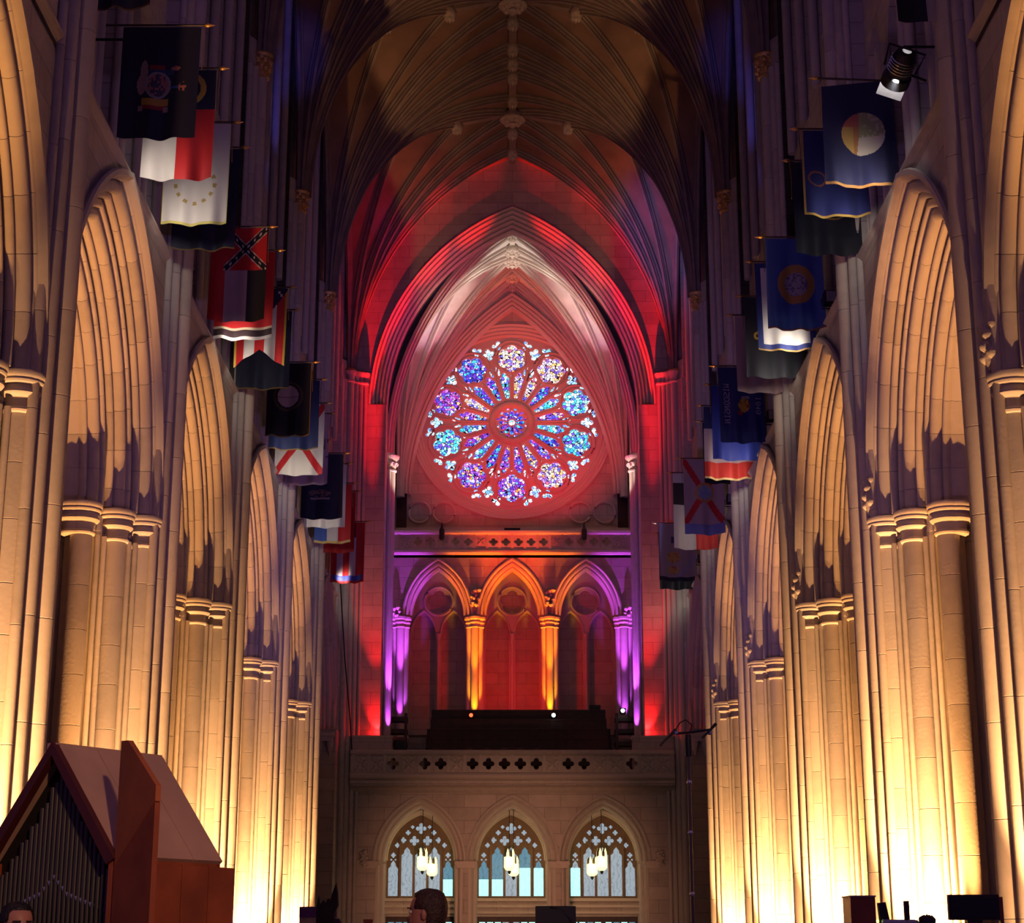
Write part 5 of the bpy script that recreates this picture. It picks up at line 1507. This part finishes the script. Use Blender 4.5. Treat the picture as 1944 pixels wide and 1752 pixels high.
# ================================================================== PEOPLE
def person(loc, yaw, label, hair_mat, ztop, skin=SKIN):
    """standing figure, only the head reaches into view; faces local +X"""
    root = empty('person', loc, yaw); tag(root, label, 'person')
    f = ztop / 1.80
    ring = []
    #        z     rx(front) rxb(back) ry
    R_ = [(0.80, 0.13, 0.13, 0.17), (0.95, 0.13, 0.13, 0.18), (1.10, 0.12, 0.12, 0.165), (1.25, 0.13, 0.13, 0.18), (1.38, 0.13, 0.12, 0.20), (1.45, 0.11, 0.11, 0.19), (1.495, 0.085, 0.09, 0.13), (1.52, 0.06, 0.075, 0.07), (1.56, 0.055, 0.07, 0.058),
          (1.575, 0.085, 0.075, 0.06), (1.595, 0.098, 0.08, 0.066), (1.62, 0.097, 0.088, 0.071), (1.65, 0.094, 0.095, 0.075), (1.68, 0.097, 0.1, 0.077), (1.71, 0.098, 0.1, 0.078), (1.74, 0.09, 0.096, 0.074), (1.77, 0.068, 0.08, 0.06), (1.79, 0.035, 0.05, 0.035), (1.797, 0.008, 0.01, 0.008)]
    rows = []
    for z, a, b_, c in R_:
        row = []
        for i in range(20):
            t = 2 * pi * i / 20
            x = (a if cos(t) > 0 else b_) * cos(t); y = c * sin(t)
            if 1.60 < z < 1.70 and abs(t if t < pi else t - 2 * pi) < 0.2: x += 0.018 if z < 1.66 else 0.008
            if abs(z - 1.68) < 0.005 and 0.2 < abs(t if t < pi else t - 2 * pi) < 0.7: x -= 0.008
            row.append((x, y, z * f))
        rows.append(row)
    b = MB().grid(rows, True)
    b.f.append(tuple(range(19, -1, -1))); n0 = (len(R_) - 1) * 20; b.f.append(tuple(n0 + i for i in range(20)))
    for sy in (-1, 1):
        b.tube([(0, sy * 0.17, 1.40 * f), (0.0, sy * 0.23, 1.33 * f), (0.02, sy * 0.25, 1.1 * f), (0.14, sy * 0.22, 0.92 * f)], 0.055, 8, 0.035)
        b.tube([(0, sy * 0.09, 0.86 * f), (0.02, sy * 0.10, 0.46 * f), (0, sy * 0.10, 0.06)], 0.085, 8, 0.05)
        b.tube([(-0.05, sy * 0.10, 0.05), (0.06, sy * 0.10, 0.045), (0.16, sy * 0.11, 0.035)], 0.05, 8, 0.035)
    me = b.mesh('body', SHIRT, 70); me.materials.append(skin)
    for p in me.polygons:
        if p.center.z > 1.50 * f: p.material_index = 1
    inst('body', me, root)
    # hair cap with hairline
    hr = []
    for z, a, b_, c in R_[9:]:
        row = []
        for i in range(24):
            t = 2 * pi * i / 24; ct = cos(t)
            x = (a if ct > 0 else b_) * ct; y = c * sin(t)
            lim = 1.745 if ct > 0.55 else (1.70 if ct > 0.1 else (1.66 if ct > -0.2 else 1.57))
            g = 1.13 if z >= lim else 0.90
            row.append((x * g - 0.004, y * g, z * f + (0.012 if z > 1.76 else 0)))
        hr.append(row)
    h = MB().grid(hr, True); n0 = (len(hr) - 1) * 24; h.f.append(tuple(n0 + i for i in range(24)))
    h.build('hair', hair_mat, root, smooth=70)
    for sy in (-1, 1):
        MB().lathe([(0.002, -0.03), (0.014, -0.02), (0.017, 0.01), (0.01, 0.028), (0.002, 0.032)], n=8).build('ear', skin, root, (-0.005, sy * 0.078, 1.665 * f), smooth=70)
        e = MB().lathe([(0.001, -0.011), (0.009, -0.006), (0.012, 0.0), (0.009, 0.006), (0.001, 0.011)], n=8).build('eye', EYEW, root, (0.085, sy * 0.032, 1.682 * f), smooth=70)
        MB().lathe([(0.001, -0.006), (0.0055, 0.0), (0.001, 0.006)], n=8).build('pupil', BLACK, e, (0.0085, 0, 0), smooth=70)
        MB().box(-0.004, 0.008, -0.02, 0.02, -0.004, 0.004).build('eyebrow', hair_mat, root, (0.092, sy * 0.034, 1.702 * f))
    MB().add([(0.09, -0.008, 1.685 * f), (0.09, 0.008, 1.685 * f), (0.118, 0, 1.64 * f), (0.09, -0.016, 1.632 * f), (0.09, 0.016, 1.632 * f)], [(0, 2, 1), (0, 3, 2), (1, 2, 4), (3, 4, 2)]).build('nose', skin, root, smooth=70)
    MB().tube([(0.094, -0.024, 1.607 * f), (0.102, 0, 1.606 * f), (0.094, 0.024, 1.607 * f)], 0.006, 6).build('mouth', mat('lips', (0.35, 0.08, 0.07), 0.5), root)
    return root
person((-0.53, 10.0, 0), pi - 0.25, 'brown-haired person in profile at the bottom middle, facing the organ', HAIR, 1.80)
person((-2.615, 9.35, 0), -0.95, 'dark-haired person before the organ pipes, cut off at eye level', HAIRB, 1.715)

# ================================================================== FOREGROUND THINGS
mic = empty('microphone_stand', (0.835, 9.0, 0)); tag(mic, 'tall thin microphone stand with two microphones on a crossbar', 'microphone stand')
MB().lathe([(0.012, 0.3), (0.012, 1.6)], n=10).build('lower_tube', BLACK, mic, smooth=50)
MB().lathe([(0.008, 1.6), (0.008, 2.52)], n=10).build('upper_tube', mat('grey_tube', (0.10, 0.08, 0.08), 0.35, 0.6), mic, smooth=50)
MB().lathe([(0.017, 2.43), (0.018, 2.5), (0.014, 2.54)], n=10).build('clutch', BLACK, mic, smooth=50)
for z in (2.30, 2.05, 1.75): MB().lathe([(0.009, z - 0.01), (0.0125, z - 0.005), (0.0125, z + 0.005), (0.009, z + 0.01)], n=10, cap=False).build('ring', CHROME, mic, smooth=50)
MB().tube([(-0.07, 0, 2.545), (0.0, 0, 2.55), (0.11, 0, 2.565)], 0.006, 8).build('crossbar', BLACK, mic)
def micro(a, b, nm):
    A = Vector(a); B_ = Vector(b)
    o = MB().tube([A, A.lerp(B_, 0.25), A.lerp(B_, 0.3), B_], 0.0085, 8, 0.006).build('microphone', BLACK, mic, smooth=50)
    return o
micro((-0.062, 0, 2.565), (-0.145, -0.02, 2.482), '1'); micro((0.145, 0, 2.595), (0.07, -0.02, 2.52), '2')
for x in (-0.06, 0.11): MB().lathe([(0.004, -0.012), (0.012, -0.006), (0.012, 0.006), (0.004, 0.012)], n=8).build('clip', CHROME, mic, (x, 0, 2.55))
MB().tube([(-0.062, 0, 2.565), (-0.04, 0, 2.60), (-0.01, 0, 2.615), (0.02, 0, 2.59), (0.012, 0, 2.55)], 0.003, 5).build('cable', BLACK, mic)
for i in range(3):
    a = 2 * pi * i / 3 + 0.5
    MB().tube([(0, 0, 0.5), (0.35 * cos(a), 0.35 * sin(a), 0.02)], 0.012, 8).build('leg', BLACK, mic)

ms = empty('music_stand', (0.18, 10.0, 0)); tag(ms, 'black music stand desk in front of the glazed doors', 'music stand')
MB().add([(-0.115, -0.06, 1.42), (0.115, -0.06, 1.42), (0.112, 0.06, 1.715), (-0.112, 0.06, 1.715), (-0.115, -0.045, 1.42), (0.115, -0.045, 1.42), (0.112, 0.075, 1.715), (-0.112, 0.075, 1.715)],
         [(0, 1, 2, 3), (7, 6, 5, 4), (0, 4, 5, 1), (1, 5, 6, 2), (2, 6, 7, 3), (3, 7, 4, 0)]).build('desk', BLACK, ms)
MB().box(-0.115, 0.115, -0.12, -0.05, 1.41, 1.425).build('ledge', BLACK, ms)
MB().tube([(0, 0.03, 0.3), (0, 0.03, 1.5)], 0.014, 8).build('pole', BLACK, ms)
MB().tube([(-0.03, 0.055, 1.71), (0.03, 0.06, 1.70), (0.08, 0.03, 1.64), (0.1, 0.0, 1.58)], 0.007, 6).build('cable', IRON, ms)
for i in range(3):
    a = 2 * pi * i / 3
    MB().tube([(0, 0.03, 0.4), (0.3 * cos(a), 0.03 + 0.3 * sin(a), 0.02)], 0.012, 8).build('leg', BLACK, ms)

dk = empty('wooden_desk', (2.70, 12.0, 0)); tag(dk, 'reddish wooden desk in front of the brightest pier', 'desk')
MB().box(-0.54, 0.52, -0.02, 0.55, 1.62, 1.648).build('top', WOOD, dk)
MB().box(-0.52, 0.50, 0.0, 0.03, 0.1, 1.62).build('front_panel', WOOD, dk)
for x in (-0.52, 0.48): MB().box(x, x + 0.03, 0.0, 0.52, 0.0, 1.62).build('side_panel', WOOD, dk)
MB().box(-0.51, -0.345, 0.02, 0.30, 1.648, 1.815).build('cabinet', WOOD, dk)
MB().box(-0.515, -0.34, 0.01, 0.31, 1.815, 1.825).build('cabinet_top', ROOFW, dk)
scr = empty('monitor', (2.70 + 0.33, 12.1, 1.648)); tag(scr, 'dark screen panel standing at the right end of the wooden desk', 'monitor')
MB().box(-0.17, 0.17, 0, 0.04, 0.02, 0.185).build('panel', DARKW, scr)
MB().box(-0.155, 0.155, -0.006, 0, 0.035, 0.165).build('screen', BLACK, scr)
MB().box(-0.05, 0.05, 0.0, 0.08, 0.0, 0.02).build('foot', BLACK, scr)
MB().box(0.17, 0.195, 0.0, 0.05, 0.0, 0.17).build('side_post', WOOD, scr)
o = MB().add([(-0.02, 0, 0), (0.045, 0, 0), (0.02, 0, 0.135), (-0.03, 0, 0.13), (-0.02, 0.05, 0), (0.045, 0.05, 0), (0.02, 0.05, 0.135), (-0.03, 0.05, 0.13)], [(0, 1, 2, 3), (7, 6, 5, 4), (0, 4, 5, 1), (1, 5, 6, 2), (2, 6, 7, 3), (3, 7, 4, 0)]).build('telephone', BLACK, None, (2.41, 12.05, 1.648)); tag(o, 'leaning dark handset beside the desk cabinet', 'handset')
o = MB().lathe([(0.004, 0), (0.01, 0.006), (0.01, 0.016), (0.003, 0.02)], n=8).build('indicator_light', GREENLED, None, (2.365, 12.03, 1.65)); tag(o, 'tiny green indicator light on the wooden desk', 'indicator')
o = MB().box(-0.08, 0.08, -0.05, 0.05, 0, 0.016).box(-0.075, 0.07, -0.045, 0.05, 0.016, 0.022).build('paper_stack', PAPER, None, (2.475, 12.05, 1.648)); tag(o, 'flat stack of white paper on the wooden desk', 'paper')
o = MB().add([(-0.04, 0, 0), (0.04, 0, 0), (0.02, 0, 0.02), (-0.03, 0, 0.024), (-0.04, 0.06, 0), (0.04, 0.06, 0), (0.02, 0.06, 0.02), (-0.03, 0.06, 0.024)], [(0, 1, 2, 3), (7, 6, 5, 4), (0, 4, 5, 1), (1, 5, 6, 2), (2, 6, 7, 3), (3, 7, 4, 0)]).build('folded_paper', PAPER, None, (2.615, 12.05, 1.648)); tag(o, 'small folded white paper at the foot of the dark post', 'paper')
pp = empty('reading_post', (2.585, 12.12, 1.648)); tag(pp, 'narrow dark upright post on the wooden desk', 'post')
MB().box(-0.017, 0.017, 0, 0.03, 0.0, 0.145).build('upright', DARKW, pp); MB().box(-0.04, 0.04, -0.03, 0.05, 0, 0.008).build('foot', DARKW, pp)
hd = MB()
for i in range(9):
    a = pi * i / 8
    hd.lathe([(0.003, -0.014), (0.013, -0.006), (0.014, 0.004), (0.003, 0.014)], (-0.045 * cos(a), 0.01 * (i % 2), 0.02 + 0.022 * sin(a)), 8)
hd.lathe([(0.056, 0), (0.055, 0.02), (0.035, 0.045), (0.005, 0.05)], n=14)
o = hd.build('headphones', BLACK, None, (2.70, 12.05, 1.648), smooth=60); tag(o, 'rounded black lumpy bundle on the wooden desk', 'bundle')

sg = empty('display_board', (-2.68, 25.0, 0)); tag(sg, 'pale board with a purple sign across its top, by the slimmest pier', 'sign')
MB().box(-0.30, 0.24, 0, 0.06, 0.0, 1.885).build('board', mat('pale_board', (0.45, 0.33, 0.25), 0.8), sg)
MB().box(-0.30, 0.215, -0.02, 0.0, 1.885, 2.025).build('sign_panel', mat('purple_sign', (0.08, 0.02, 0.16), 0.6), sg)
o = empty('draped_stand', (-2.26, 22.0, 0)); tag(o, 'black jagged cloth bundle on a stand beside the purple sign', 'draped stand')
jag = [(-0.17, 0.3), (-0.16, 1.95), (-0.14, 2.09), (-0.12, 1.98), (-0.08, 2.04), (-0.06, 2.0), (-0.02, 2.06), (0.0, 2.03), (0.04, 2.16), (0.07, 2.24), (0.09, 2.12), (0.10, 1.98), (0.05, 1.86), (0.08, 1.80), (0.12, 1.82), (0.16, 1.72), (0.2, 0.3)]
MB().extrude([jag], -0.06, 0.06, 'XZ').build('cloth', BLACKC, o)
MB().extrude([[(0.02, 0.3), (0.03, 1.7), (0.07, 1.82), (0.12, 1.82), (0.17, 1.70), (0.19, 0.3)]], -0.12, -0.05, 'XZ').build('purple_fold', mat('purple_cloth', (0.03, 0.012, 0.05), 0.9), o)
MB().tube([(0, 0, 0), (0, 0, 1.6)], 0.025, 8).build('pole', IRON, o)
MB().lathe([(0.2, 0), (0.2, 0.03), (0.03, 0.06)], n=12).build('base', IRON, o)
o = MB().box(-0.05, 0.05, -0.04, 0.04, 0, 1.80).box(-0.06, 0.06, -0.05, 0.05, 1.78, 1.82).build('wooden_post', WOOD, None, (-1.83, 22.5, 0)); tag(o, 'short brown wooden post left of the brown-haired person', 'post')
